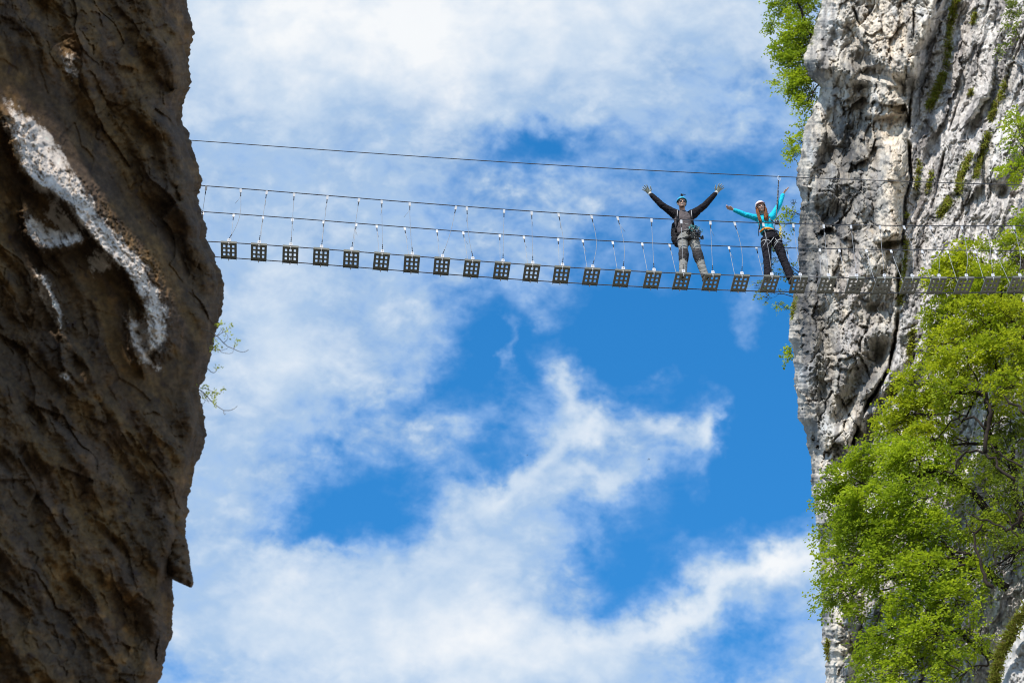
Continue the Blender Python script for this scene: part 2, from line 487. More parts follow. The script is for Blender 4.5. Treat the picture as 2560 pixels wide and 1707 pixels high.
# sunlit patches, for the gap in the added shade sheet and the painted pale tone: outlines on the wall, in units of the enlarged view they were read from
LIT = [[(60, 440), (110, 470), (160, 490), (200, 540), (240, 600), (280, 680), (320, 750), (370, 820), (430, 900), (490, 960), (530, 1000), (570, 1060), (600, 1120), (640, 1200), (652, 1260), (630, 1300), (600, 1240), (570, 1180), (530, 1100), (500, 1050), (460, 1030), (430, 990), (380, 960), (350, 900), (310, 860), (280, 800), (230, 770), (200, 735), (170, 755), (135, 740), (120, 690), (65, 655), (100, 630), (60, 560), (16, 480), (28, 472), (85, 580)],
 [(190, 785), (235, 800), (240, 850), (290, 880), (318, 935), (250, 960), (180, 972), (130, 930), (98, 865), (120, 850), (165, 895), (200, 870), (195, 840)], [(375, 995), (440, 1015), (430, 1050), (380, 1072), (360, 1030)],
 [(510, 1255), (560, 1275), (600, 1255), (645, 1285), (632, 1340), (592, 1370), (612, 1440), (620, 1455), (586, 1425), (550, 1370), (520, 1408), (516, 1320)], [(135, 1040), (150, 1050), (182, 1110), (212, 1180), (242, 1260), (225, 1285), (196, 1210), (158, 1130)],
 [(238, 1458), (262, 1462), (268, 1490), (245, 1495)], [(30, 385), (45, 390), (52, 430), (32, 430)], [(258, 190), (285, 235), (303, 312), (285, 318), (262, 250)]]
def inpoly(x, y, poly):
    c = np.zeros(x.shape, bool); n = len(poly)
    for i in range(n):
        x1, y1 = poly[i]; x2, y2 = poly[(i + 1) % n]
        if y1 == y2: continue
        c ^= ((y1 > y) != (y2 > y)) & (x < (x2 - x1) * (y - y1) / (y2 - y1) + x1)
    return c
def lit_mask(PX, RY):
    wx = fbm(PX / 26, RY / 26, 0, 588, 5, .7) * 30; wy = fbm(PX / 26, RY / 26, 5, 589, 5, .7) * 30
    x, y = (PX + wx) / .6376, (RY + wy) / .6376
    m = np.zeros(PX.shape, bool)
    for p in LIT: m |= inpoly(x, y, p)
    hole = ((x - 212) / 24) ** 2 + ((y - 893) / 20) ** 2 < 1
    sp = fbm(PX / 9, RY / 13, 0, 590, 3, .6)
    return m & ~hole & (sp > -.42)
STREAK = [(60, 240), (110, 320), (165, 410), (225, 500), (295, 590), (355, 680), (400, 780), (420, 900)]
EDGE = [(0, 260), (20, 320), (50, 410), (90, 455), (135, 478), (180, 515), (225, 578), (275, 636), (320, 680), (355, 750), (372, 800), (380, 870)]
STREAK2 = [(58, 530), (72, 590), (100, 622), (150, 622), (205, 600)]
EDGE4 = [(322, 790), (326, 850), (345, 905)]
STREAK3 = [(100, 690), (135, 750), (150, 830), (162, 950)]
def streak_mask(PX, RY):
    """lit flake: rises slowly from its left edge, breaks off sharply on its right edge"""
    a = PX * .87 - RY * .50; b = PX * .50 + RY * .87
    wx = fbm(PX / 30, RY / 30, 0, 88, 5, .65) * 30
    rough = fbm(a / 13, b / 24, 0, 83, 5, .65) + .5 * fbm(PX / 7, RY / 7, 0, 84, 3, .6)
    def ramp(pts, w, drop, kx):
        d, s, t = polydist(PX + wx * kx, RY + wx * kx * .6, pts)
        sd = -d * s                                   # negative on the left of the line
        return np.where(sd < 0, np.clip(1 + sd / w, 0, 1) ** 1.2, np.exp(-(sd / drop) ** 2)) * (d < 260), t
    k, t = ramp(EDGE, 40 + 80 * np.sin(np.clip(STREAK_T(RY), 0, 1) * math.pi), 16, .9)
    k = k * np.clip(1.1 - t / 1600, .4, 1) * sstep(0, 60, t)
    k2, _ = ramp(STREAK2, 55, 10, .5)
    k4, _ = ramp(EDGE4, 50, 10, .5)
    k3, _ = ramp(STREAK3, 30, 10, .8)
    return np.maximum(np.maximum(k, .75 * k2), np.maximum(.4 * k3, .6 * k4)), rough
def STREAK_T(RY): return (RY - 240) / 700.
def hl(PX, RY):
    # strata run from upper left to lower right
    a = PX * .87 - RY * .50; b = PX * .50 + RY * .87
    wob = fbm(PX / 160, RY / 160, 0, 60, 3) * 40
    h = fbm((a + wob) / 105, b / 330, 0, 61, 3, .5) * 1.15
    h = h + facets((a + wob) / 60, (b + wob) / 130, 64, .0) * .15
    q1 = fbm(PX / 30, RY / 30, 0, 71, 3, .6) * 16
    h = h + facets((a + q1) / 24, (b - q1) / 44, 66, .05) * .08
    h = h + fbm(PX / 34, RY / 26, 0, 68, 4, .55) * .11
    h = h + facets((PX + q1) / 11, (RY - q1) / 11, 67, .1) * .025 + fbm(PX / 8, RY / 7, 0, 75, 3, .6) * .015
    k, rough = streak_mask(PX, RY)
    d, s, t = polydist(PX, RY, [(x - 40, y) for x, y in STREAK]); zn = np.exp(-(d / 130) ** 4)
    h = h * (1 - .92 * zn)
    h = h * .60 + RIDGE * k + .13 * rough * sstep(.05, .4, k)
    return h
RIDGE = .62
def cl(PX, RY, h):
    a = PX * .87 - RY * .50; b = PX * .50 + RY * .87
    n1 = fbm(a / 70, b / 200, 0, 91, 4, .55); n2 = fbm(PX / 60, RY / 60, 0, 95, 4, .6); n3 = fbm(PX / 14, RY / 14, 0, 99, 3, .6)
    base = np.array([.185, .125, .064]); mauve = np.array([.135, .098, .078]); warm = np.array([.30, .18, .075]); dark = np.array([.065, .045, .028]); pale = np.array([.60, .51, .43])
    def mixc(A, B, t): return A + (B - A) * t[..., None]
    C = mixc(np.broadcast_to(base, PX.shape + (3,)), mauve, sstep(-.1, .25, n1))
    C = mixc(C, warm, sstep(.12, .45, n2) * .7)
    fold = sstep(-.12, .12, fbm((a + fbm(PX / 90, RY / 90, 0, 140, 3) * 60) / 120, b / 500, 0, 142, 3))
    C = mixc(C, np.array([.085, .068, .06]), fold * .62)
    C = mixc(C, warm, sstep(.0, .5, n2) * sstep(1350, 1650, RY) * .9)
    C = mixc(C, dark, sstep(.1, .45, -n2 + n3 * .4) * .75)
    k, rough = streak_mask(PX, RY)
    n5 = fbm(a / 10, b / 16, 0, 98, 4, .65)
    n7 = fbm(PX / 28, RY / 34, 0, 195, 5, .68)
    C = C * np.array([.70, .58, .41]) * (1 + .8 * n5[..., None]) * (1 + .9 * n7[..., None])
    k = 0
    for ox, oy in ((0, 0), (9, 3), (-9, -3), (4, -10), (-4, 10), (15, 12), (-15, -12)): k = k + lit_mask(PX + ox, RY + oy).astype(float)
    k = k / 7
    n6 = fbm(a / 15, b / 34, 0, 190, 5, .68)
    C = mixc(C, pale * (1 + .5 * n6[..., None]), np.clip(sstep(.08, .6, k + n6 * .95 - .10) * (1 - .9 * sstep(.08, .26, -n6 + .3 * n3)), 0, 1) * (k > 0))  # sunlit streak also painted into the albedo, paler inside its outlines
    return np.clip(C * (1 + .45 * n3[..., None]), .02, .7)
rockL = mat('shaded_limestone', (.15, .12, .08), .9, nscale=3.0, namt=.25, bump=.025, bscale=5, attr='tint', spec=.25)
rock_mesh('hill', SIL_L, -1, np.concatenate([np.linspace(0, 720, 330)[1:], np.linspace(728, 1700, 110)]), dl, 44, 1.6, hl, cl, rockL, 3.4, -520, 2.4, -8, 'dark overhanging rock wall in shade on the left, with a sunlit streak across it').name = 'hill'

def shade_sheet():  # unseen sheet added to shade the left wall, gap cut to the sunlit outlines
    T = 9.5; px = np.arange(-430, 600, 4.5); py = np.arange(-560, 2500, 4.5)
    RY, PX = np.meshgrid(py, px, indexing='ij'); sx = np.interp(py, [s[0] for s in SIL_L], [s[1] for s in SIL_L])[:, None] + 14
    X = np.minimum(PX, sx)
    V = unpx(X, RY, dl(X, RY) - hl(X, RY)) + SUN * T
    n = fbm(V[..., 0] * .8, V[..., 1] * .8, V[..., 2] * .8, 401, 4, .55); V = V + SUN * (n * .7)[..., None]
    V2 = V + SUN * .35
    op = lit_mask(X, RY); open_ = op.copy()
    for _ in range(5):
        o2 = open_.copy(); o2[1:] |= open_[:-1]; o2[:-1] |= open_[1:]; o2[:, 1:] |= open_[:, :-1]; o2[:, :-1] |= open_[:, 1:]; open_ = o2
    o3 = open_.copy()
    for q in range(1, 5): o3[:, q:] |= open_[:, :-q]
    open_ = o3
    f = ~(open_[:-1, :-1] | open_[1:, 1:]) & (PX[:-1, :-1] < sx[:-1])
    h_, w_ = PX.shape; i = np.arange(h_ * w_).reshape(h_, w_); q = np.stack([i[:-1, :-1], i[:-1, 1:], i[1:, 1:], i[1:, :-1]], -1)[f]
    k = h_ * w_; Fq = np.concatenate([q, q[:, ::-1] + k])
    # join the added shade sheet to the wall along its left side
    W = unpx(PX[:, 0], py, dl(PX[:, 0], py)); a = i[:, 0]; b = 2 * k + np.arange(h_)
    Fq = np.concatenate([Fq, np.stack([a[:-1], a[1:], b[1:], b[:-1]], -1)])
    V = np.concatenate([V.reshape(-1, 3), V2.reshape(-1, 3), W]); C = np.tile(np.array([.13, .10, .07]), (len(V), 1))
    used = np.zeros(len(V), bool); used[Fq.ravel()] = True; m = np.cumsum(used) - 1
    o = mesh_np('wall_shade_sheet', V[used], m[Fq], rockL, col=C[used])
    tag(o, 'unseen sheet added to shade the left wall, with a gap cut for the sun', None, kind='structure')
shade_sheet()

# ---- right: pale sunlit limestone cliff
CRACK = [(2346, -40), (2346, 0), (2314, 93), (2293, 125), (2295, 157), (2282, 200), (2275, 250), (2273, 314), (2271, 357), (2278, 450), (2264, 500), (2261, 560), (2256, 620),
 (2245, 690), (2250, 760), (2236, 850), (2222, 920), (2170, 1010), (2130, 1110)]
CRACK2 = [(2480, -20), (2440, 120), (2402, 240), (2372, 330), (2352, 430), (2330, 520)]
CRACK3 = [(2560, 90), (2530, 170), (2500, 260), (2460, 350), (2440, 430), (2410, 520), (2395, 600)]
HOLLOWS = [ # x, y, rx, ry, rot, depth: shaded hollows and undercuts
 (2035, 200, 34, 16, -25, 1.0), (2150, 158, 34, 22, 10, .9), (2165, 183, 40, 13, 0, .8), (2262, 205, 22, 30, 0, .7), (2130, 120, 22, 50, 0, .4),
 (2150, 250, 30, 40, 20, .7), (2080, 300, 28, 60, 25, .6), (2060, 405, 20, 70, 22, 1.0), (2120, 350, 24, 60, 20, .7), (2165, 330, 20, 60, 0, .5), (2190, 400, 18, 60, 0, .6), (2130, 420, 26, 30, 0, .5),
 (2040, 540, 45, 40, 0, 1.1), (2020, 600, 24, 50, 0, .6), (2090, 560, 30, 60, 20, .8), (2140, 610, 14, 40, 0, .7), (2225, 605, 26, 14, 0, .7), (2028, 700, 28, 90, 5, .9), (2060, 800, 20, 90, -8, .7),
 (2110, 760, 16, 60, 0, .4), (2010, 830, 16, 50, 0, .6), (2190, 775, 34, 12, 10, .5), (2215, 880, 26, 40, 30, .8), (2150, 950, 26, 90, 28, 1.0), (2190, 900, 24, 40, 20, .6), (2110, 1020, 22, 50, 25, .8),
 (2170, 1010, 46, 20, -30, .9), (2060, 1000, 14, 80, 0, .7), (2160, 1090, 26, 60, 15, 1.0), (2040, 1110, 12, 50, 0, .6), (2110, 1150, 26, 40, 20, .6), (2080, 940, 12, 60, -5, .5), (2330, 370, 12, 60, 15, .6),
 (2400, 60, 20, 50, 10, .5), (2440, 330, 14, 50, 10, .4), (2500, 480, 24, 20, 0, .5), (2540, 430, 20, 30, 0, .4)]
def dr(PX, RY):
    d = 58.5 - np.clip(PX - 1990, -60, 2600) * .0075
    return d - (RY - 700) * .0006
def hr(PX, RY):
    rightz = sstep(-12, 30, PX - np.interp(RY, [p[1] for p in CRACK], [p[0] for p in CRACK]))      # 1 right of the great crack
    w1 = fbm(PX / 70, RY / 90, 0, 21, 3) * 34; w2 = fbm(PX / 70, RY / 90, 5, 22, 3) * 34
    X, Y = PX + w1, RY + w2
    # left block: knobbly, fluted
    w3 = fbm(PX / 16, RY / 18, 0, 24, 3, .6) * 9
    A = fbm(X / 95, Y / 170, 0, 23, 3) * 1.35 + facets((X + w3) / 62, (Y - w3) / 100, 27, .35) * .62 + facets((X - w3) / 27, (Y + w3) / 42, 33, .5) * .30
    A = A + facets((PX + w3) / 11, (RY + w3) / 16, 34, .5) * .12 + fbm(X / 30, Y / 60, 0, 35, 3, .55, 1) * .14
    # right slab: steep strata leaning to the right going up
    a = PX + .30 * RY + fbm(PX / 110, RY / 140, 0, 41, 4, .6) * 45
    B = fbm(a / 80, RY / 380, 0, 42, 3, .5, 1) * .55 + facets((a + w3) / 46, (RY - w3) / 170, 46, .4) * .34 + facets((a + w3) / 19, (RY + w3) / 60, 47, .5) * .16
    B = B + facets((a + w3) / 8, (RY + w3) / 22, 48, .5) * .06 + fbm(X / 40, Y / 55, 0, 49, 4, .55) * .16
    g_ = lambda x, y, rx, ry: np.exp(-(((PX - x) / rx) ** 2 + ((RY - y) / ry) ** 2))
    A = A * (1 - .55 * np.clip(g_(2228, 460, 34, 180) + g_(2190, 80, 70, 80) * .7 + g_(2060, 290, 34, 80) * .7 + g_(2120, 700, 60, 160) * .5, 0, 1))
    h = A * .66 * (1 - rightz) + B * .70 * rightz - .6 * rightz
    h = h + fbm(PX / 6, RY / 7, 0, 54, 3, .6) * .06
    # bulge at the top with its undercut
    u = RY + w2 * .5
    h = h + 1.3 * (1 - sstep(165, 215, u + (PX - 2010) * -.05)) * (1 - rightz)
    h = h + .8 * np.exp(-((PX - 2215) / 45) ** 2) * (1 - sstep(285, 300, u)) * sstep(195, 215, u) * (1 - rightz)
    h = h + .9 * np.exp(-((PX - 2225) / 30) ** 2) * (1 - sstep(595, 606, u)) * sstep(330, 420, u)
    for (x, y, rx, ry, rot, dp) in HOLLOWS:
        c, s_ = math.cos(math.radians(rot)), math.sin(math.radians(rot))
        dx, dy = PX + w1 * .45 - x, RY + w2 * .45 - y
        # rot leans the hollow's top to the right
        e = ((dx * c + dy * s_) / rx) ** 2 + ((-dx * s_ + dy * c) / ry) ** 2
        m = e < 9
        h = h - np.where(m, dp * .72 * np.exp(-e ** 1.4), 0)
    for pts, wd, dp in ((CRACK, 4.0, 1.1), (CRACK2, 3, .35), (CRACK3, 3, .3), ([(2285, 30), (2284, 120)], 2.5, .5), ([(2132, 20), (2150, 60), (2180, 90)], 3, .4)):
        d, s, t = polydist(PX + w1 * .2 + w3 * .5, RY, pts)
        h = h - dp * np.exp(-(d / wd) ** 2) * np.clip(.55 + .6 * np.sin(t / 37 + 2 * np.sin(t / 61)), .05, 1)
    return h
def cr(PX, RY, h):
    rightz = sstep(-5, 12, PX - np.interp(RY, [p[1] for p in CRACK], [p[0] for p in CRACK]))
    def mixc(A, B, t): return A + (B - A) * t[..., None]
    def f(c): return np.broadcast_to(np.array(c), PX.shape + (3,))
    n1 = fbm(PX / 60, RY / 150, 0, 101, 4, .55); n2 = fbm(PX / 30, RY / 60, 0, 105, 4, .6); n3 = fbm(PX / 9, RY / 12, 0, 109, 4, .65); n4 = fbm(PX / 22, RY / 200, 0, 113, 4, .6)
    C = mixc(f((.52, .47, .40)), f((.50, .51, .51)), sstep(.08, .4, n1) * .8)
    C = mixc(C, f((.60, .50, .38)), sstep(.08, .38, n2) * .75)
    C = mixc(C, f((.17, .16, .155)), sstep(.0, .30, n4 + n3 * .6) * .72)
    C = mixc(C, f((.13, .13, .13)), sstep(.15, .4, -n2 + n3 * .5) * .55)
    zone = lambda x, y, rx, ry: np.exp(-(((PX - x) / rx) ** 2 + ((RY - y) / ry) ** 2))
    beige = np.clip(zone(2230, 470, 34, 190) + zone(2210, 90, 70, 80) + zone(2215, 300, 40, 70), 0, 1)
    C = mixc(C, f((.60, .49, .37)) * (1 + .25 * n3[..., None]), beige * sstep(-.35, .1, n2) * .8)
    darkz = np.clip(zone(2070, 560, 60, 70) + zone(2110, 420, 70, 130) * .8 + zone(2020, 730, 34, 120) + zone(2140, 330, 40, 60) * .7 + zone(2050, 900, 40, 180) * .6 + zone(2180, 950, 50, 120) * .8 + zone(2030, 190, 36, 30) + zone(2155, 150, 34, 44) * .8 + zone(2000, 640, 16, 200) * .7 + zone(2030, 1090, 20, 60) * .7, 0, 1)  # black lichen staining, with the overhang shadow under the bulge painted in
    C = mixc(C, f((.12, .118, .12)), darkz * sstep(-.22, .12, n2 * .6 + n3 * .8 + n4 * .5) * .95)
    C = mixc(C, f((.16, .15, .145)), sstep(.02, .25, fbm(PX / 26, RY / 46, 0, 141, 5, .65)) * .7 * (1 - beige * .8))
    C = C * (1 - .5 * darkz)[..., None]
    C = mixc(C, f((.27, .235, .215)), zone(2140, 760, 50, 170) * sstep(-.2, .2, n1) * .7)
    a = PX + .30 * RY
    m1 = fbm(a / 24, RY / 170, 0, 117, 4, .6); m2 = fbm(a / 70, RY / 200, 0, 121, 3); m3 = fbm(a / 7, RY / 14, 0, 125, 4, .65)
    Rr = mixc(f((.45, .415, .385)), f((.20, .185, .178)), sstep(-.05, .3, m1 + m3 * .5))
    Rr = mixc(Rr, f((.62, .585, .54)), sstep(.05, .35, -m2 + m3 * .6) * .8)
    Rr = mixc(Rr, f((.12, .115, .11)), sstep(.22, .42, m3) * .5)
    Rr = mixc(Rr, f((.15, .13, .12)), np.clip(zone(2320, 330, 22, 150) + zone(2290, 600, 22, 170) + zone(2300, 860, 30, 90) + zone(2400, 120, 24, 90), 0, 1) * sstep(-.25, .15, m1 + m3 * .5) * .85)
    C = C * (1 - rightz[..., None]) + Rr * rightz[..., None]
    # thin moss
    for pts, w in MOSS:
        d, s, t = polydist(PX, RY, pts)
        k = np.exp(-(d / w) ** 2) * sstep(-.15, .25, n3 + n2 * .5)
        C = mixc(C, f((.10, .105, .03)), np.clip(k * .9, 0, 1))
    C = mixc(C, f((.085, .082, .08)), sstep(.10, .32, fbm(PX / 13, RY / 19, 0, 151, 4, .6)) * .8)
    return np.clip(C * 1.25 * (1 + .85 * n3[..., None]), .03, .82)
MOSS = [([(2392, -10), (2376, 60), (2368, 170)], 9), ([(2362, 185), (2345, 225), (2325, 265)], 12), ([(2535, 140), (2510, 210), (2492, 290)], 8), ([(2470, 330), (2452, 400), (2440, 440)], 9),
 ([(2425, 390), (2405, 450), (2395, 490)], 10), ([(2380, 500), (2350, 540)], 8), ([(2300, 440), (2290, 500)], 7), ([(2268, 600), (2262, 690), (2255, 760)], 7), ([(2285, 830), (2275, 890)], 7),
 ([(2255, 940), (2225, 990)], 9), ([(2045, 20), (2030, 110)], 6), ([(1992, 740), (1984, 800)], 4)]
rockR = mat('pale_limestone', (.4, .38, .35), .92, nscale=2.0, namt=.18, bump=.05, bscale=4.5, attr='tint', spec=.2)
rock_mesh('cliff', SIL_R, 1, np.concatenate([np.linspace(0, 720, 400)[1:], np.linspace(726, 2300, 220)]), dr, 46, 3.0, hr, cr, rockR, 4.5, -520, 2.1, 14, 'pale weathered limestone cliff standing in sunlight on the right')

# rock spur under the left wall's edge
def spur():
    ys = np.array([1270, 1300, 1344, 1379, 1413, 1440, 1455, 1463, 1468]); xr = np.array([455, 460, 465, 473, 476, 481.5, 484, 483, 478])
    xl = np.array([400, 396, 394, 396, 400, 414, 446, 464, 475])
    yy = np.linspace(1270, 1468, 60); L = np.interp(yy, ys, xl); R_ = np.interp(yy, ys, xr) + fbm(yy / 12, 0 * yy, 0, 5, 4, .6) * 6
    n = 36; th = np.linspace(0, 2 * math.pi, n, endpoint=False)
    X = (L + R_)[:, None] / 2 + (R_ - L)[:, None] / 2 * np.cos(th); Y = np.repeat(yy[:, None], n, 1)
    D = 26.4 - np.sin(th)[None] * ((R_ - L) / 110 * .8 + .1)[:, None] - fbm(X / 20, Y / 18, th[None] * .6, 7, 4) * .25
    V = unpx(X, Y, D).reshape(-1, 3); i = np.arange(60 * n).reshape(60, n); j = np.roll(i, -1, 1)
    Fq = np.stack([i[:-1], i[1:], j[1:], j[:-1]], -1).reshape(-1, 4)
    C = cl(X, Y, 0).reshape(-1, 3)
    o = mesh_np('rock_spur', V, Fq, rockL, col=C)
    bm = bmesh.new(); bm.from_mesh(o.data); bm.verts.ensure_lookup_table()
    bm.faces.new([bm.verts[k] for k in range(n)]); bm.faces.new([bm.verts[59 * n + k] for k in range(n)])
    bmesh.ops.recalc_face_normals(bm, faces=bm.faces); bm.to_mesh(o.data); bm.free()
    tag(o, 'pointed rock tooth hanging from the lower edge of the dark left wall', None, kind='structure')
spur()

# ------------------------------------------------------------------ via ferrata bridge
steel = mat('galvanised_steel', (.17, .17, .14), .55, .2, nscale=40, namt=.3)
cable_m = mat('wire_cable', (.10, .10, .11), .45, .7)
wire_m = mat('thin_wire', (.42, .43, .45), .6, 0)
clamp_m = mat('aluminium_clamp', (.70, .70, .72), .5, 0)
dark_m = mat('dark_fitting', (.05, .05, .055), .5, .4)

NEARC = [(430, 598.5), (517.2, 604.9), (1009.7, 639.2), (1200.3, 652.1), (1387.8, 665.4), (1577, 677.2), (1727, 685.7), (1873.4, 690.4), (1960, 692.4), (2110, 693.4), (2296.7, 693.9), (2559.5, 693.7), (3100, 688)]
FARC = [(430, 635.5), (534.6, 642.9), (1009.7, 677.8), (1270.4, 696), (1450, 707.5), (1599.5, 716.7), (1646.7, 719.7), (1789.9, 726.3), (1972, 729.9), (2200, 731), (2559.5, 730.7), (3100, 726)]
NEARR = [(430, 458.5), (499.8, 464.3), (1009.7, 504.6), (1599.5, 543.6), (1741.1, 551.6), (1873, 556.8), (2010, 560.6), (2266, 563.6), (2559.5, 564.9), (3100, 561)]
FARR = [(430, 524.2), (498.5, 529.5), (1009.7, 567.6), (1580, 604.9), (1690, 610.8), (1753, 613.7), (1961, 620.3), (2279, 624.4), (2559.5, 627), (3100, 625)]
SAFE = [(400, 345.6), (466.2, 350.4), (1009.7, 389), (1560, 422.6), (1947, 442.3), (2276, 454), (2560, 463.4), (3100, 479)]

def smooth_cable(tab, off, x0, x1, n=90):
    xs = np.linspace(x0, x1, n); tx = np.array([t[0] for t in tab]); ty = np.array([t[1] for t in tab])
    # least squares cubic keeps the sag smooth
    m = (tx > 400) & (tx < 2700)
    c = np.polyfit((tx[m] - 1500) / 1000, ty[m], 4)
    f = lambda x: np.polyval(c, (np.asarray(x, float) - 1500) / 1000)
    f2 = lambda x: np.where(np.asarray(x) < 2650, f(x), f(2650) + (np.asarray(x) - 2650) * (f(2650) - f(2600)) / 50)
    return [onpl(x, float(f2(x)), off) for x in xs], (lambda x: float(f2(x)))
H = .23; HR = .385
bridge = thing('suspension_bridge', 'wire cable footbridge of square steel treads hanging between the two rock walls', 'footbridge', onpl(1500, 700, 0))
_, fN = smooth_cable(NEARC, -H, 440, 3100); _, fF = smooth_cable(FARC, H, 440, 3100)
_, fNR = smooth_cable(NEARR, -HR, 440, 3100); _, fFR = smooth_cable(FARR, HR, 440, 3100)
for nm, tab, off, r in (('foot_cable', NEARC, -H, .010), ('foot_cable', FARC, H, .010), ('handrail_cable', NEARR, -HR, .0095), ('handrail_cable', FARR, HR, .0095)):
    pts, f = smooth_cable(tab, off, 430, 3050)
    # anchor ends run into the rock
    b = MB(); b.loft([pts[0] - BD * 9] + pts + [pts[-1] + BD * 6 + BN * 4], r, side=(0, 0, 1), n=6); b.build(nm, cable_m, bridge)
pts, fS = smooth_cable(SAFE, -.05, 400, 3050)
b = MB(); b.loft([pts[0] - BD * 9] + pts + [pts[-1] + BD * 6 + BN * 4], .0085, side=(0, 0, 1), n=6)
tag(b.build('safety_cable', cable_m), 'single thin steel cable strung high above the footbridge handrails', 'cable')

PN = [571.9, 647.5, 726.6, 803.5, 878.9, 955.5, 1030.6, 1105.9, 1181.6, 1257.1, 1331.6, 1406.1, 1481.6, 1557.9, 1635, 1708.6, 1782.3, 1855, 1929.6, 2000.9, 2072.2, 2142.1, 2211.5, 2280.9, 2348.3, 2416.6, 2483, 2550.3, 2615, 2680]
PF = [572.1, 646.5, 725.4, 801.5, 876.9, 951.2, 1027.6, 1102, 1176.5, 1251.3, 1325.5, 1400, 1474, 1550, 1626.1, 1699.2, 1772.8, 1845, 1917.8, 1991, 2060.3, 2130.4, 2199, 2267.4, 2335.3, 2402.6, 2469.7, 2535.3, 2599, 2663]

def tread_mesh():
    """square steel tread, x along the bridge, y away from the camera, with nine square holes and folded rims"""
    hx, hy, t = .138, .235, .004
    gx = [-hx, -.100, -.061, -.020, .020, .061, .100, hx]
    gy = [-hy, -.168, -.098, -.045, .032, .080, .152, hy]
    b = MB(); V = {}
    def v(i, j, k):
        if (i, j, k) not in V:
            V[(i, j, k)] = len(b.v); b.v.append((gx[i], gy[j], k * t))
        return V[(i, j, k)]
    solid = lambda i, j: 0 <= i < 7 and 0 <= j < 7 and not (i in (1, 3, 5) and j in (1, 3, 5))
    for i in range(7):
        for j in range(7):
            if not solid(i, j): continue
            b.f.append((v(i, j, 0), v(i, j + 1, 0), v(i + 1, j + 1, 0), v(i + 1, j, 0)))
            b.f.append((v(i, j, 1), v(i + 1, j, 1), v(i + 1, j + 1, 1), v(i, j + 1, 1)))
            for (di, dj, a, c) in ((-1, 0, (i, j), (i, j + 1)), (1, 0, (i + 1, j + 1), (i + 1, j)), (0, -1, (i + 1, j), (i, j)), (0, 1, (i, j + 1), (i + 1, j + 1))):
                if not solid(i + di, j + dj):
                    b.f.append((v(*a, 0), v(*a, 1), v(*c, 1), v(*c, 0)))
    # folded rims: near and far edges turned up round the cables, thin lips at the sides
    b.box((0, -hy - .004, .014), 2 * hx + .012, .008, .040); b.box((0, hy + .004, .006), 2 * hx + .004, .008, .030)
    b.box((0, -hy + .012, -.004), 2 * hx + .004, .022, .0075)
    b.box((-hx - .003, 0, .010), .005, 2 * hy, .026); b.box((hx + .003, 0, .010), .005, 2 * hy, .026)
    for s in (-1, 1): b.box((s * (hx - .002), hy + .012, -.014), .006, .010, .030)
    return b
def ubolt_mesh(y):
    b = MB()
    b.box((0, y, -.008), .022, .030, .016); b.loft([(-.0, y, -.012), (0, y, -.034)], .0075, n=8); b.loft([(0, y, -.034), (0, y, -.052)], (.0045), n=6)
    b.loft([(-.012, y - .012, -.004), (-.012, y - .012, .020), (.012, y - .012, .020), (.012, y - .012, -.004)], .003, n=6)
    return b
def bracket_mesh():
    b = MB(); n = 9
    out = [(-.030, 0), (.030, 0)] + [(.030 * math.cos(q), .046 + .026 * math.sin(q)) for q in np.linspace(0, math.pi, n)]
    V = [(x, -.245 - .003, z + .026) for x, z in out] + [(x, -.245 + .003, z + .026) for x, z in out]
    m = len(out); F = [tuple(range(m)), tuple(range(2 * m - 1, m - 1, -1))] + [(i, i + m, (i + 1) % m + m, (i + 1) % m) for i in range(m)]
    b.add(V, F); b.loft([(0, -.256, .072), (0, -.236, .072)], .008, n=8)
    return b
proto = None
tread_mats = []
for i, (a, c) in enumerate(zip(PN, PF)):
    A = onpl(a, fN(a), -H); B = onpl(c, fF(c), H)
    A2 = onpl(a + 30, fN(a + 30), -H)
    Y = B - A; Y /= np.linalg.norm(Y); X = A2 - A; X -= Y * (X @ Y); X /= np.linalg.norm(X); Z = np.cross(X, Y)
    Mx = Matrix(((X[0], Y[0], Z[0], 0), (X[1], Y[1], Z[1], 0), (X[2], Y[2], Z[2], 0), (0, 0, 0, 1)))
    Mx.translation = Vector((A + B) / 2 - Z * .012)
    if proto is None:
        tr = tread_mesh().build('tread', steel, None, smooth=False)
        kids = [ubolt_mesh(-.232).build('cable_clip', clamp_m, None), ubolt_mesh(.236).build('cable_clip', clamp_m, None), bracket_mesh().build('hanger_bracket', clamp_m, None, smooth=False)]
        proto = (tr, kids)
        for k in kids: k.parent = tr
    else:
        tr = proto[0].copy(); COL.objects.link(tr)
        for k in proto[1]:
            q = k.copy(); COL.objects.link(q); q.parent = tr
    tr.parent = bridge; tr.matrix_parent_inverse = PINV[bridge.name]; tr.matrix_basis = Mx
    tread_mats.append((np.array(Mx.translation), X, Y, Z, A, B))

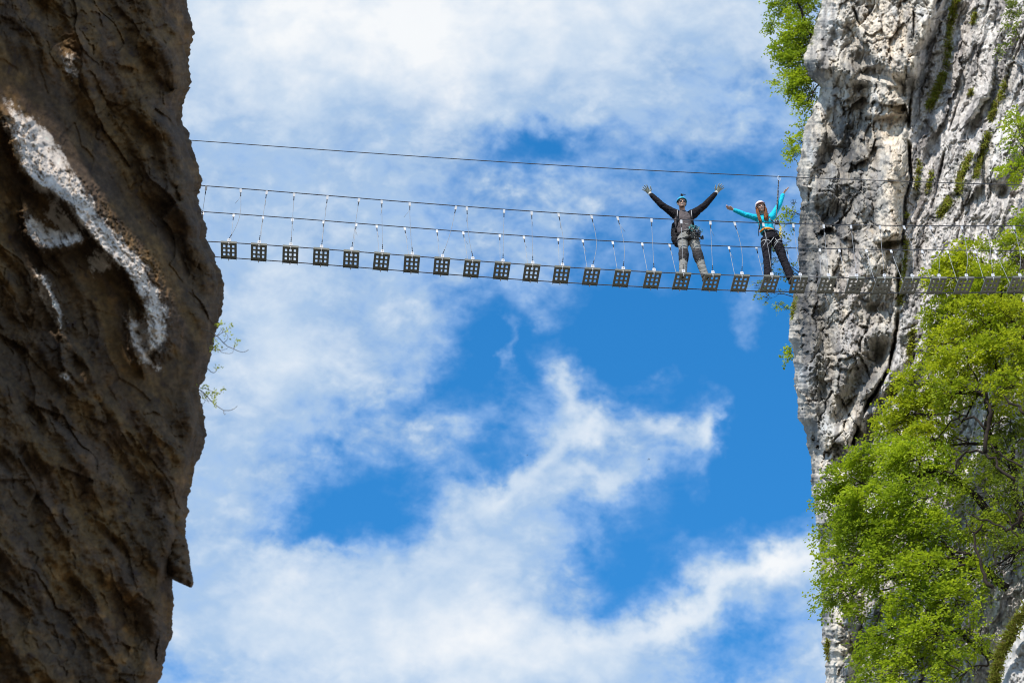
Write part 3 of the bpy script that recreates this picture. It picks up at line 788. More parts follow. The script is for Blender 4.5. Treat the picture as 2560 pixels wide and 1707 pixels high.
NT = [601.7, 667.2, 735.6, 818.9, 897.8, 954.2, 1024.2, 1140.3, 1167.1, 1260.2, 1329.1, 1395.9, 1478.3, 1543.4, 1628.5, 1703.1, 1775.8, 1835.9, 1907.6, 1982.9, 2059, 2127.1, 2199.3, 2259, 2325.3, 2403.9, 2470.2, 2534, 2601, 2668]
FT = [584.3, 657.7, 731.3, 809, 891, 941.5, 1011.5, 1092.3, 1157.7, 1249.2, 1309.4, 1395.4, 1456.6, 1531.4, 1605.1, 1673.4, 1748, 1822, 1890.7, 1966, 2049.3, 2097.8, 2165.4, 2227, 2304.9, 2368.2, 2437.8, 2487.6, 2557, 2630]
BOW = {0: 13, 6: -2, 7: 4, 8: -4, 11: 7, 12: 11, 13: 9, 17: 8, 18: 2, 23: 14, 24: 9, 25: 8, 27: 8}
def clamp_at(p, down):
    """flat drilled clamp plate gripping the rail, with ferrules below"""
    b = MB(); X = BD; Y = BN; Z = -down
    b.box(p - Z * .030, .040, .012, .088, X, Y, Z)
    return b
def ferrules(p, down):
    b = MB()
    zs = [.072, .084, .088, .100, .104, .112, .126, .130, .140, .154, .158]; rr = [.005, .005, .0095, .0095, .0048, .0095, .0095, .0048, .0095, .0095, .0048]
    b.loft([p + down * z for z in zs], rr, side=BN, n=7)
    return b
def hanger(top, bot, bow, tail, rnd):
    L = np.linalg.norm(bot - top); d = (bot - top) / L
    pts = []
    for t in np.linspace(.05, 1, 12):
        pts.append(top + (bot - top) * t + BD * bow / 137 * math.sin(math.pi * t ** 1.15) )
    dd = pts[1] - top; dd /= np.linalg.norm(dd)
    b = MB(); b.loft(pts, .0042, side=BN, n=5)
    if tail:
        q0 = top + dd * .13; b.loft([q0, q0 + dd * .09 + BD * tail * .35, q0 + dd * .19 + BD * tail], .0030, side=BN, n=5)
    h = b.build('hanger_wire', wire_m, bridge)
    c = clamp_at(top, dd).build('rail_clamp', clamp_m, h, smooth=False); f = ferrules(top, dd).build('ferrule', dark_m, h)
    e = bot - (pts[-1] - pts[-2]) / np.linalg.norm(pts[-1] - pts[-2]) * .06
    g = MB()
    dv = (pts[-1] - pts[-2]) / np.linalg.norm(pts[-1] - pts[-2])
    zs = [.0, .02, .023, .036, .040, .055, .058, .071, .075, .090, .093, .106]; rr = [.0048, .0048, .0095, .0095, .0048, .0048, .0095, .0095, .0048, .0048, .0095, .0095]
    g.loft([bot - dv * z for z in zs], rr, side=BN, n=7)
    g.build('ferrule', dark_m, h)
rnd = random.Random(4)
TAIL = {0: -.10, 6: -.11, 4: 0, 8: -.02, 13: .07, 16: .06, 20: .07, 26: .06, 27: .06, 5: -.02, 12: .02}
for i, (x, a) in enumerate(zip(NT, range(30))):
    T, X, Y, Z, A, B = tread_mats[i]
    hanger(onpl(x, fNR(x) + 1, -HR), T + Y * -.245 + Z * .090, BOW.get(i, 0), TAIL.get(i, rnd.choice((0, .02, -.015))), rnd)
hanger(onpl(515.9, fNR(515.9) + 1, -HR), onpl(505, 541, -.1), 0, 0, rnd)
for i, x in enumerate(FT):
    T, X, Y, Z, A, B = tread_mats[i]
    hanger(onpl(x, fFR(x) + 1, HR), T + Y * .236 + Z * .02, -3 if i in (20, 21, 22) else 0, rnd.choice((.03, .02, 0, .045)), rnd)
hanger(onpl(507.7, fFR(507.7) + 1, HR), onpl(500, 642, .23), 0, 0, rnd)

# ------------------------------------------------------------------ people
def nrm(v): v = np.array(v, float); return v / np.linalg.norm(v)
def foot_at(px, frac):
    """point on the tread surface under image column px, frac from the near (0) to the far (1) edge"""
    a = onpl(px, fN(px), -H); b = onpl(px, fF(px), H)
    a = a + (b - a) * frac; return a + np.array([0, 0, .004])

def hand(mb, wrist, dirv, side, nrml, palm=.085, width=.075, thick=.026, tips=None, fl=(.078, .088, .082, .066), spread=(14, 3, -9, -22), thumb=(52, .075), curl=.12, fr=.0088, base=None):
    """palm and five separate tapering fingers. side = direction towards the thumb, nrml = out of the palm"""
    dirv, side, nrml = nrm(dirv), nrm(side), nrm(nrml)
    mb.loft([wrist, wrist + dirv * palm * .35, wrist + dirv * palm * .75, wrist + dirv * palm], [(width * .36, thick * .8), (width * .47, thick * .62), (width * .52, thick * .5), (width * .46, thick * .42)], side=side, n=10)
    offs = (.40, .135, -.135, -.40)
    for k in range(4):
        q = math.radians(spread[k]); d = dirv * math.cos(q) + side * math.sin(q)
        r0 = wrist + dirv * palm * (.93 if k in (1, 2) else .86) + side * width * offs[k]
        L = fl[k]
        p = [r0 - d * .012, r0 + d * L * .42 + nrml * L * curl * .25, r0 + d * L * .72 + nrml * L * curl * .7, r0 + d * L * .98 + nrml * L * curl * 1.5]
        mb.loft(p, [fr * 1.12, fr * 1.05, fr * .95, fr * .78], n=7, round_=True)
    q = math.radians(thumb[0]); d = dirv * math.cos(q) + side * math.sin(q)
    r0 = wrist + dirv * palm * .22 + side * width * .32
    L = thumb[1]
    mb.loft([r0, r0 + d * L * .45 + nrml * .006, r0 + nrm(d + dirv * .35) * L * .75 + nrml * .008, r0 + nrm(d + dirv * .5) * L * 1.02 + nrml * .008], [fr * 1.5, fr * 1.3, fr * 1.05, fr * .85], n=7, round_=True)

def head(mb, c, fwd, up, rt, k=1.0):
    """skull, jaw, nose, brow, cheeks, ears; c = centre between the ears at eye height"""
    P = lambda x, y, z: c + rt * x * k + fwd * y * k + up * z * k
    A = dict(X=rt, Y=fwd, Z=up)
    mb.ell(P(0, -.012, .025), .074 * k, .094 * k, .088 * k, **A)
    mb.ell(P(0, .018, -.040), .062 * k, .070 * k, .070 * k, **A)
    mb.ell(P(0, .050, -.088), .034 * k, .032 * k, .026 * k, **A)               # chin
    mb.ell(P(0, .020, -.075), .050 * k, .055 * k, .032 * k, **A)               # jaw
    for s in (-1, 1):
        mb.ell(P(s * .036, .062, -.028), .024 * k, .022 * k, .022 * k, **A)    # cheek
        mb.ell(P(s * .076, -.006, -.012), .010 * k, .019 * k, .030 * k, **A)   # ear
        mb.ell(P(s * .030, .076, .022), .026 * k, .013 * k, .010 * k, **A)     # brow
    mb.loft([P(0, .082, .012), P(0, .096, -.014), P(0, .104, -.028), P(0, .084, -.036)], [(.010 * k, .009 * k), (.012 * k, .011 * k), (.016 * k, .011 * k), (.012 * k, .007 * k)], side=rt, n=8)
    mb.loft([P(-.024, .076, -.056), P(0, .088, -.060), P(.024, .076, -.056)], [.004 * k, .0085 * k, .004 * k], n=6)

def dome(c, fwd, up, rt, rx, ry, rz, lo=-.12, rim=.004, brim=0):
    """helmet shell: upper part of an ellipsoid with thickness and a rolled rim that rises over the face"""
    b = MB(); n = 28; m = 10
    def ringz(q): return lo + .30 * max(0, math.cos(q - math.pi / 2)) ** 2 * (1 if math.sin(q) > 0 else 0)
    V = []; F = []
    for shell in (1.0, .90):
        for i in range(m):
            for k in range(n):
                q = 2 * math.pi * k / n; z0 = ringz(q)
                th = math.asin(max(-1, min(1, z0))) + (math.pi / 2 - math.asin(z0)) * i / m
                br = 1 + brim * max(0, math.sin(q)) ** 3 * (1 - i / m) ** 6 * (1 if shell == 1.0 else .9)
                V.append(c + rt * rx * shell * math.cos(th) * math.cos(q) * br + fwd * ry * shell * math.cos(th) * math.sin(q) * br + up * rz * shell * math.sin(th))
        V.append(c + up * rz * shell)
    s = m * n + 1
    for o in (0, s):
        for i in range(m - 1):
            for k in range(n):
                f = (o + i * n + k, o + i * n + (k + 1) % n, o + (i + 1) * n + (k + 1) % n, o + (i + 1) * n + k)
                F.append(f if o == 0 else f[::-1])
        for k in range(n):
            f = (o + (m - 1) * n + k, o + (m - 1) * n + (k + 1) % n, o + m * n); F.append(f if o == 0 else f[::-1])
    for k in range(n): F.append((k, s + k, s + (k + 1) % n, (k + 1) % n))
    b.add(V, F); return b

def band(c, fwd, up, rt, rx, ry, rz, z, w, q0=0, q1=2 * math.pi, r=.004):
    """cord-like strap following the ellipsoid at height z"""
    b = MB(); pts = []
    for q in np.linspace(q0, q1, 24):
        th = math.asin(z); pts.append(c + rt * rx * math.cos(th) * math.cos(q) + fwd * ry * math.cos(th) * math.sin(q) + up * rz * math.sin(th))
    b.loft(pts, (w, r), side=up, n=6); return b

def ring(mb, c, ax, rx, ry, side, r, n=18, m=6):
    ax = nrm(ax); sd = nrm(np.array(side) - ax * (np.array(side) @ ax)); ot = np.cross(ax, sd)
    V = []; F = []
    for i in range(n):
        q = 2 * math.pi * i / n; e = sd * math.cos(q) + ot * math.sin(q); p = c + sd * rx * math.cos(q) + ot * ry * math.sin(q)
        rr = (r, r) if np.isscalar(r) else r
        for k in range(m):
            a = 2 * math.pi * k / m; V.append(p + e * rr[0] * math.cos(a) + ax * rr[1] * math.sin(a))
    for i in range(n):
        for k in range(m):
            F.append((i * m + k, ((i + 1) % n) * m + k, ((i + 1) % n) * m + (k + 1) % m, i * m + (k + 1) % m))
    mb.add(V, F)

def boot(mb, ankle, sole, toe, wid=.047):
    toe = nrm(toe); up = np.array([0, 0, 1.0]); sd = np.cross(toe, up)
    h = sole[2]
    def p(f, z): q = sole + toe * f; return np.array([q[0], q[1], h + z])
    mb.loft([p(-.085, .035), p(-.06, .042), p(0, .048), p(.07, .036), p(.13, .030), p(.165, .024)], [(.028, .030), (wid * .82, .040), (wid * .9, .046), (wid, .034), (wid * .85, .027), (wid * .45, .018)], side=sd, n=10)
    mb.loft([p(-.045, .05), ankle, ankle + up * .07], [(.042, .052), (.040, .044), (.042, .046)], side=sd, n=10)

skin = mat('skin', (.70, .43, .32), .55, nscale=30, namt=.08)
skin_man = mat('tanned_skin', (.66, .39, .28), .5, nscale=30, namt=.1)
black_cloth = mat('black_jersey', (.013, .011, .014), .8, nscale=14, namt=.3, bump=.012, bscale=16, spec=.15)
grey_tee = mat('grey_brown_shirt', (.125, .105, .105), .85, nscale=14, namt=.15, bump=.010, bscale=14, spec=.15)
grey_trouser = mat('grey_trouser', (.30, .295, .275), .85, nscale=12, namt=.12, bump=.010, bscale=12, spec=.15)
knee_m = mat('black_reinforcement', (.05, .045, .045), .7, nscale=14, namt=.3, bump=.02, bscale=14, spec=.15)
dark_trouser = mat('charcoal_trouser', (.015, .013, .018), .8, nscale=12, namt=.3, bump=.022, bscale=13, spec=.15)
teal = mat('turquoise_top', (.010, .56, .76), .75, nscale=10, namt=.08, bump=.008, bscale=14, spec=.15)
glove_m = mat('beige_glove', (.42, .42, .33), .8, nscale=60, namt=.2)
white_m = mat('white_cuff', (.72, .70, .68), .6)
blue_shell = mat('light_blue_shell', (.03, .42, .68), .4)
white_shell = mat('white_shell', (.85, .80, .80), .35)
red_m = mat('rose_red', (.42, .08, .10), .5)
black_plastic = mat('black_plastic', (.02, .02, .022), .4)
lens_m = mat('mirror_lens', (.015, .015, .02), .08, spec=.9)
boot_m = mat('brown_boot', (.13, .095, .06), .8, nscale=40, namt=.4)
hair_m = mat('auburn_hair', (.20, .068, .018), .65, nscale=45, namt=.9, spec=.25)
orange_m = mat('orange_belt', (.75, .27, .02), .7)
web_m = mat('grey_webbing', (.42, .42, .42), .7)
yellow_m = mat('yellow_cord', (.70, .55, .05), .7)
teal_cord = mat('teal_cord', (.10, .36, .36), .7)
pack_m = mat('black_pack', (.018, .017, .02), .75, nscale=12, namt=.4, bump=.01, bscale=20, spec=.15)
stub_m = mat('dark_stubble', (.10, .06, .045), .8)
lip_m = mat('lip', (.42, .13, .11), .5)
teeth_m = mat('teeth', (.8, .78, .74), .3)

TOCAM = -BN
def face_axes(pitch_deg, roll_deg, yaw_deg=0):
    y = math.radians(yaw_deg); h = TOCAM * math.cos(y) + BD * math.sin(y)
    p = math.radians(pitch_deg); fwd = h * math.cos(p) - np.array([0, 0, 1.0]) * math.sin(p)
    up0 = np.array([0, 0, 1.0]) * math.cos(p) + h * math.sin(p)
    rt0 = np.cross(fwd, up0)
    r = math.radians(roll_deg); up = up0 * math.cos(r) + rt0 * math.sin(r); rt = np.cross(fwd, up)
    return nrm(fwd), nrm(up), nrm(rt)          # rt = the person's own right = image left

def man():
    base = foot_at(1735, .5)
    g = thing('person', 'man in black long sleeves and light blue helmet raising both gloved hands', 'person', base)
    fwd, up, rt = face_axes(9, 0, 2)
    hc = onpl(1704.5, 508.5, -.10)
    nb = onpl(1706.5, 531.5, -.02); chest = onpl(1709, 552, -.01); waist = onpl(1713, 578, 0); pel = onpl(1720.5, 592, 0)
    shL, shR = onpl(1686, 534.5, 0), onpl(1733.5, 535, 0)          # image left / right shoulder
    elL, elR = onpl(1655, 513.5, -.03), onpl(1761.5, 514, -.03)
    wrL, wrR = onpl(1625.3, 484.5, -.02), onpl(1790.8, 481.8, -.02)
    hipL, hipR = onpl(1706.5, 599, 0), onpl(1735, 599, 0)
    anL = foot_at(1707.5, .42) + np.array([0, 0, .10]); anR = foot_at(1764, .45) + np.array([0, 0, .10])
    knL, knR = onpl(1709.3, 639, -.04), onpl(1745.5, 640, -.04)
    U, Rr = UP, RT; nr = -FW
    # body: one continuous skin-coloured figure under the clothes
    b = MB()
    head(b, hc, fwd, up, rt, 1.02)
    b.loft([nb - (hc - nb) * .3, nb, hc - up * .03 - fwd * .02], [(.062, .06), .056, .054], side=rt, n=12)
    b.loft([nb, chest, waist, pel], [(.09, .06), (.155, .09), (.125, .085), (.13, .09)], side=BD, n=14)
    for sh, el, wr, hp, kn, an in ((shL, elL, wrL, hipL, knL, anL), (shR, elR, wrR, hipR, knR, anR)):
        b.loft([chest, sh, (sh + el) / 2, el, (el + wr) / 2, wr], [.05, .05, .042, .036, .034, .026], n=9)
        b.loft([pel, hp, (hp + kn) / 2, kn, (kn + an) / 2, an, an - np.array([0, 0, .07])], [.06, .075, .065, .05, .047, .036, .036], n=9)
    body = b.remesh('body', skin_man, g, .008)
    # gloves with five fingers each
    for wr, el, dpx, sd, sg in ((wrL, elL, (-17.5, 22), (1, .55), 1), (wrR, elR, (15.5, 22), (-1, .6), -1)):
        b = MB(); d = nrm(Rr * dpx[0] + U * dpx[1]); s = nrm(Rr * sd[0] + U * sd[1]); s = nrm(s - d * (s @ d))
        w0 = wr + nrm(wr - el) * .005
        hand(b, w0, d, s, nr, palm=.098, width=.088, thick=.032, fl=(.085, .096, .092, .078), spread=(12, 1, -11, -23), thumb=(56, .098), curl=.10, fr=.0105)
        gl = b.remesh('glove', glove_m, g, .0045, smooth_it=1)
        b = MB(); dd = nrm(wr - el); b.loft([wr - dd * .022, wr - dd * .004, wr + dd * .016], [.036, .038, .036], n=12); b.build('cuff', white_m, gl)
    # shirt, sleeves
    b = MB(); b.loft([nb + np.array([0, 0, .01]), (nb * .55 + chest * .45), chest, (chest + waist) / 2, waist, pel + np.array([0, 0, .03])],
                     [(.075, .062), (.150, .095), (.178, .115), (.165, .112), (.148, .106), (.150, .108)], side=BD, n=20)
    for sh, el in ((shL, elL), (shR, elR)): b.ell((sh * .8 + chest * .2), .075, .07, .075)
    sh_o = b.remesh('shirt', grey_tee, g, .010, .012, .11)
    for sh, el, wr in ((shL, elL, wrL), (shR, elR, wrR)):
        b = MB(); a0 = chest * .35 + sh * .65 + np.array([0, 0, .01])
        b.loft([a0, sh, sh * .66 + el * .34, sh * .3 + el * .7, el, el * .6 + wr * .4, wr * .93 + el * .07], [(.092, .088), (.088, .082), .070, .060, .055, .050, .037], n=14, round_=False)
        b.ell(a0 - (sh - a0) * .1 - np.array([0, 0, .035]), .075, .085, .10)
        b.remesh('sleeve', black_cloth, g, .009, .012, .07)
    # trousers
    b = MB(); b.loft([pel + np.array([0, 0, .09]), pel, pel - np.array([0, 0, .09])], [(.150, .110), (.168, .122), (.155, .115)], side=BD, n=18)
    for hp, kn, an in ((hipL, knL, anL), (hipR, knR, anR)):
        b.loft([hp + np.array([0, 0, .04]), hp - np.array([0, 0, .06]), (hp * .6 + kn * .4), kn * .8 + hp * .2, kn, kn * .6 + an * .4, kn * .25 + an * .75, an + np.array([0, 0, .0])],
               [(.092, .10), (.097, .10), .086, .078, .074, .071, .067, (.064, .066)], n=16)
    tr = b.remesh('trousers', grey_trouser, g, .010, .012, .10)
    for kn, hp, an in ((knL, hipL, anL), (knR, hipR, anR)):
        b = MB(); b.loft([kn * .70 + hp * .30, kn * .86 + hp * .14, kn, kn * .8 + an * .2, kn * .66 + an * .34], [.080, .091, .089, .084, .070], n=16)
        b.remesh('knee_patch', knee_m, tr, .010, .012, .06)
    b = MB(); b.loft([pel - np.array([0, 0, .02]), pel - np.array([0, 0, .12])], [(.07, .128), (.045, .122)], side=BD, n=14); b.remesh('crotch_panel', knee_m, tr, .01, .01, .06)
    for an, tx, q in ((anL, 1707.5, -12), (anR, 1764, 18)):
        b = MB(); s = foot_at(tx, .40); a = math.radians(q); toe = TOCAM * math.cos(a) + BD * math.sin(a)
        boot(b, an, s, toe); b.remesh('boot', boot_m, g, .009, .004, .05)
    # helmet
    hcc = hc + up * .040 * 1.02 - fwd * .012
    h = dome(hcc, fwd, up, rt, .098, .122, .092, lo=-.10, brim=.02).build('helmet', blue_shell, g)
    for s in (-1, 1):
        for y in (-.02, .04):
            b = MB(); e = nrm(rt * s * .62 + up * .75 + fwd * y * 9); b.ell(hcc + rt * e.dot(rt) * .098 + fwd * e.dot(fwd) * .122 + up * e.dot(up) * .092, .011, .022, .005, X=nrm(np.cross(fwd, e)), Y=nrm(fwd - e * e.dot(fwd)), Z=e); b.build('vent', black_plastic, h)
    for s in (-1, 1):
        b = MB(); b.loft([hc + rt * s * .082 + up * .03, hc + rt * s * .080 - up * .03 + fwd * .01, hc + rt * s * .05 - up * .085 + fwd * .035, hc - up * .112 + fwd * .045], (.007, .003), side=rt, n=6); b.build('chin_strap', black_plastic, h)
    b = MB(); tp = hcc + up * .096 + fwd * .035
    b.box(tp + up * .012, .026, .03, .016, rt, fwd, up); b.box(tp + up * .033, .050, .028, .028, rt, fwd, up); b.loft([tp + up * .036 + rt * .016 + fwd * .014, tp + up * .036 + rt * .016 + fwd * .026], .011, n=10)
    b.box(tp + up * .045 - rt * .045, .05, .012, .010, rt, fwd, up)
    b.build('action_camera', black_plastic, h, smooth=False)
    # sunglasses, beard shadow, smile
    b = MB()
    for s in (-1, 1):
        b.ell(hc + rt * s * .033 + fwd * .086 - up * .003, .029, .010, .019, X=rt, Y=fwd, Z=up)
        b.loft([hc + rt * s * .060 + fwd * .078 + up * .004, hc + rt * s * .080 + up * .004], (.006, .0025), side=up, n=6)
    b.loft([hc + rt * .01 + fwd * .098 + up * .004, hc - rt * .01 + fwd * .098 + up * .004], .004, n=6); b.build('sunglasses', lens_m, g)
    b = MB(); b.ell(hc - up * .097 + fwd * .058, .030, .024, .022, X=rt, Y=fwd, Z=up); b.build('beard', stub_m, g)
    b = MB(); b.loft([hc + rt * .026 + fwd * .083 - up * .052, hc + fwd * .093 - up * .060, hc - rt * .026 + fwd * .083 - up * .052], (.0055, .004), side=up, n=6, round_=True); b.build('teeth', teeth_m, g)
    # climbing harness
    b = MB(); ring(b, pel + np.array([0, 0, .055]), (0, 0, 1), .163, .124, BD, (.006, .020), 24)
    for hp, kn in ((hipL, knL), (hipR, knR)): ring(b, hp * .86 + kn * .14, hp - kn + np.array([0, 0, .1]), .104, .108, BD, (.005, .016), 20)
    b.loft([pel + TOCAM * .128 + np.array([0, 0, .05]), pel + TOCAM * .14 - np.array([0, 0, .05])], (.012, .006), side=BD, n=6); b.build('harness', black_plastic, g)
    # chest and shoulder straps belong to the backpack
    bp = thing('backpack', 'dark backpack on the back of the man in black sleeves, its straps over his shoulders', 'backpack', chest + BN * .2)
    b = MB(); c = (chest * .45 + waist * .55) + BN * .185 - BD * .035
    b.loft([c + np.array([0, 0, .24]), c + np.array([0, 0, .18]), c, c - np.array([0, 0, .2]), c - np.array([0, 0, .31])], [(.10, .06), (.165, .09), (.185, .105), (.18, .105), (.12, .08)], side=BD, n=18)
    b.remesh('pack_body', pack_m, bp, .012, .02, .1)
    for s, sh in ((-1, shL), (1, shR)):
        b = MB(); b.loft([sh * .7 + nb * .3 + BN * .12, sh * .68 + nb * .32 + np.array([0, 0, .062]), sh * .72 + nb * .28 + TOCAM * .095 + np.array([0, 0, .01]), chest + BD * s * .135 + TOCAM * .125 - np.array([0, 0, .03]), waist + BD * s * .150 + TOCAM * .06 + np.array([0, 0, .08]), waist + BD * s * .165 + BN * .06], (.022, .008), side=BD, n=8)
        st = b.build('shoulder_strap', pack_m, bp)
        b = MB(); pth = [sh * .72 + nb * .28 + TOCAM * .108 - np.array([0, 0, .01]), chest + BD * s * .135 + TOCAM * .136 - np.array([0, 0, .01])]
        b.loft(pth, (.004, .004), side=BD, n=5); b.build('strap_piping', white_m, st)
    # rope and hardware bundle on the harness
    gb = thing('climbing_gear_bundle', 'black and teal cords and clips bundled at the hip of the man', 'climbing gear', pel + BD * .1)
    r = random.Random(8)
    def loops(n, m, nm, cx, cy, sx, sy, rr=.0065, sz=(.02, .05)):
        for i in range(n):
            b = MB(); px = r.gauss(cx, sx); py = r.gauss(cy, sy); c = onpl(px, py, -.15 - r.random() * .05)
            ring(b, c, nrm((r.gauss(0, 1), r.gauss(0, 1) - 1, r.gauss(0, .6))), r.uniform(*sz), r.uniform(sz[0] * .6, sz[1] * .6), (r.gauss(0, 1), 0, r.gauss(0, 1)), rr, 12, 5)
            b.build(nm, m, gb)
    loops(16, black_plastic, 'cord_coil', 1736, 579, 9, 6, .009)
    loops(8, teal_cord, 'teal_cord', 1728, 573, 6, 4, .006)
    loops(7, web_m, 'carabiner', 1740, 579, 8, 5, .0045, (.016, .03))
    loops(7, black_plastic, 'cord_coil', 1748, 587, 4, 5, .008)
    loops(4, teal_cord, 'teal_cord', 1745, 576, 4, 4, .005)
    b = MB(); b.loft([onpl(1744, 584, -.14), onpl(1751, 592, -.15), onpl(1755.5, 598.5, -.14)], [.016, .013, .009], n=7, round_=True); b.build('sling', black_plastic, gb)
    b = MB(); b.loft([onpl(1713.5, 560, -.15), onpl(1720.5, 559, -.155)], (.008, .006), n=6); b.build('buckle', white_m, gb)
man()

def woman():
    base = foot_at(1945, .5)
    g = thing('person', 'woman in turquoise top and white helmet with long auburn hair, arms spread', 'person', base)
    fwd, up, rt = face_axes(11, 13, -4)
    hc = onpl(1901.9, 518.8, -.10)
    nb = onpl(1908.5, 539.5, -.02); chest = onpl(1913, 556, 0); waist = onpl(1919, 578, 0); pel = onpl(1928, 594, 0)
    shL, shR = onpl(1893.5, 545.5, 0), onpl(1930.5, 541.5, 0)
    elL, elR = onpl(1863.5, 537.5, -.02), onpl(1947.6, 513, -.02)
    wrL, wrR = onpl(1833, 524.2, -.03), onpl(1958, 485, -.03)
    hipL, hipR = onpl(1915, 603, 0), onpl(1942, 603, 0)
    anL = foot_at(1921, .42) + np.array([0, 0, .10]); anR = foot_at(1979, .42) + np.array([0, 0, .10])
    knL, knR = onpl(1918.3, 645, -.04), onpl(1958, 647, -.04)
    b = MB()
    head(b, hc, fwd, up, rt, .96)
    b.loft([nb - (hc - nb) * .3, nb, hc - up * .03 - fwd * .02], [(.055, .05), .045, .044], side=rt, n=12)
    b.loft([nb, chest, waist, pel], [(.075, .05), (.12, .08), (.10, .075), (.115, .085)], side=BD, n=14)
    for sh, el, wr, hp, kn, an in ((shL, elL, wrL, hipL, knL, anL), (shR, elR, wrR, hipR, knR, anR)):
        b.loft([chest, sh, (sh + el) / 2, el, (el + wr) / 2, wr], [.04, .04, .034, .030, .028, .021], n=9)
        b.loft([pel, hp, (hp + kn) / 2, kn, (kn + an) / 2, an, an - np.array([0, 0, .07])], [.06, .065, .058, .045, .042, .032, .032], n=9)
    # bare hands, palms up, fingers together
    d = nrm(RT * -20.5 + UP * 6.5 ); s = nrm(TOCAM * .9 + UP * .25)
    hand(b, wrL, d, s, nrm(UP - d * (UP @ d)), palm=.085, width=.070, thick=.026, fl=(.068, .076, .071, .056), spread=(5, 1, -3, -9), thumb=(34, .065), curl=.22, fr=.0085)
    d = nrm(RT * 13 + UP * 17); s = nrm(TOCAM * .9 - UP * .1)
    hand(b, wrR, d, s, nrm(-RT + UP * .4), palm=.085, width=.070, thick=.026, fl=(.068, .076, .071, .056), spread=(5, 1, -3, -9), thumb=(34, .065), curl=-.10, fr=.0085)
    b.remesh('body', skin, g, .006)
    b = MB(); b.loft([nb + np.array([0, 0, .012]), nb * .6 + chest * .4, chest, (chest + waist) / 2, waist, waist - np.array([0, 0, .06])],
                     [(.052, .05), (.115, .08), (.142, .10), (.132, .098), (.122, .092), (.140, .100)], side=BD, n=18)
    for s in (-1, 1): b.ell(chest + BD * s * .055 + TOCAM * .070 - np.array([0, 0, .02]), .055, .045, .055)
    for sh, el, wr in ((shL, elL, wrL), (shR, elR, wrR)):
        b.loft([chest * .4 + sh * .6, sh, sh * .66 + el * .34, sh * .3 + el * .7, el, el * .6 + wr * .4, wr * .96 + el * .04], [(.072, .072), (.067, .066), .055, .049, .046, .043, .034], n=14)
    b.remesh('turquoise_top', teal, g, .009, .008, .09)
    b = MB(); b.loft([pel + np.array([0, 0, .09]), pel, pel - np.array([0, 0, .09])], [(.132, .10), (.155, .118), (.145, .112)], side=BD, n=18)
    for hp, kn, an in ((hipL, knL, anL), (hipR, knR, anR)):
        b.loft([hp + np.array([0, 0, .04]), hp - np.array([0, 0, .06]), (hp * .6 + kn * .4), kn * .8 + hp * .2, kn, kn * .6 + an * .4, kn * .25 + an * .75, an - np.array([0, 0, .01])],
               [(.088, .095), (.094, .097), .086, .077, .071, .069, .070, (.068, .072)], n=16)
    b.remesh('trousers', dark_trouser, g, .010, .014, .09)
    for an, tx, q in ((anL, 1921, -10), (anR, 1979, 14)):
        b = MB(); s = foot_at(tx, .38); a = math.radians(q); toe = TOCAM * math.cos(a) + BD * math.sin(a)
        boot(b, an, s, toe, .042); b.remesh('boot', boot_m, g, .009, .004, .05)
    # helmet, white shell over rose-coloured band
    hcc = hc + up * .040 - fwd * .012
    h = dome(hcc, fwd, up, rt, .096, .120, .094, lo=-.14, brim=.03).build('helmet', white_shell, g)
    band(hcc, fwd, up, rt, .0985, .128, .096, .10, .008, math.radians(25), math.radians(155), .004).build('trim', red_m, h)
    band(hcc, fwd, up, rt, .098, .122, .096, -.24, .007, math.radians(150), math.radians(390), .004).build('trim', red_m, h)
    for s in (-1, 0, 1):
        b = MB(); e = nrm(rt * s * .55 + up * .75 + fwd * .45); b.ell(hcc + rt * e.dot(rt) * .096 + fwd * e.dot(fwd) * .120 + up * e.dot(up) * .094, .007, .020, .004, X=nrm(np.cross(fwd, e)), Y=nrm(fwd - e * e.dot(fwd)), Z=e); b.build('vent', red_m, h)
    for s in (-1, 1):
        b = MB(); b.loft([hc + rt * s * .078 + up * .03, hc + rt * s * .075 - up * .03 + fwd * .01, hc + rt * s * .045 - up * .080 + fwd * .035, hc - up * .105 + fwd * .045], (.006, .003), side=rt, n=6); b.build('chin_strap', red_m, h)
    b = MB()
    for s in (-1, 1): b.ell(hc + rt * s * .030 + fwd * .079 + up * .000, .014, .006, .005, X=rt, Y=fwd, Z=up)
    b.build('eyes', black_plastic, g)
    b = MB(); b.loft([hc + rt * .026 + fwd * .076 - up * .046, hc + fwd * .088 - up * .057, hc - rt * .026 + fwd * .076 - up * .046], (.007, .004), side=up, n=6, round_=True); l = b.build('lips', lip_m, g)
    b = MB(); b.loft([hc + rt * .018 + fwd * .084 - up * .048, hc + fwd * .0935 - up * .055, hc - rt * .018 + fwd * .084 - up * .048], (.0035, .003), side=up, n=6, round_=True); b.build('teeth', teeth_m, g)
    # long hair: locks falling to the chest on both sides
    r = random.Random(3); b = MB()
    for i in range(36):
        s = 1 if i % 2 else -1
        a = hc + rt * s * r.uniform(.055, .082) + up * r.uniform(-.05, .03) + fwd * r.uniform(-.06, .035)
        ex = (1896.5 + r.uniform(-2, 8)) if s == 1 else (1915 + r.uniform(-6, 7))
        ey = r.uniform(548, 560) if s == 1 else r.uniform(544, 556)
        e = onpl(ex, ey, -.13 + r.uniform(-.02, .02))
        m1 = a * .7 + e * .3 + TOCAM * .025 + rt * s * .014; m2 = a * .3 + e * .7 + TOCAM * .02 + BD * r.uniform(-.012, .012)
        b.loft([a, m1, m2, e], [(.009, .008), (.011, .009), (.009, .007), (.002, .002)], n=6)
    for i in range(10):
        q = r.uniform(-1, 1); a = hc - fwd * .085 + rt * q * .06; e = nb + BN * .10 + rt * q * .08 - np.array([0, 0, .12]); b.loft([a, (a + e) / 2 + BN * .02, e], [.016, .018, .006], n=6)
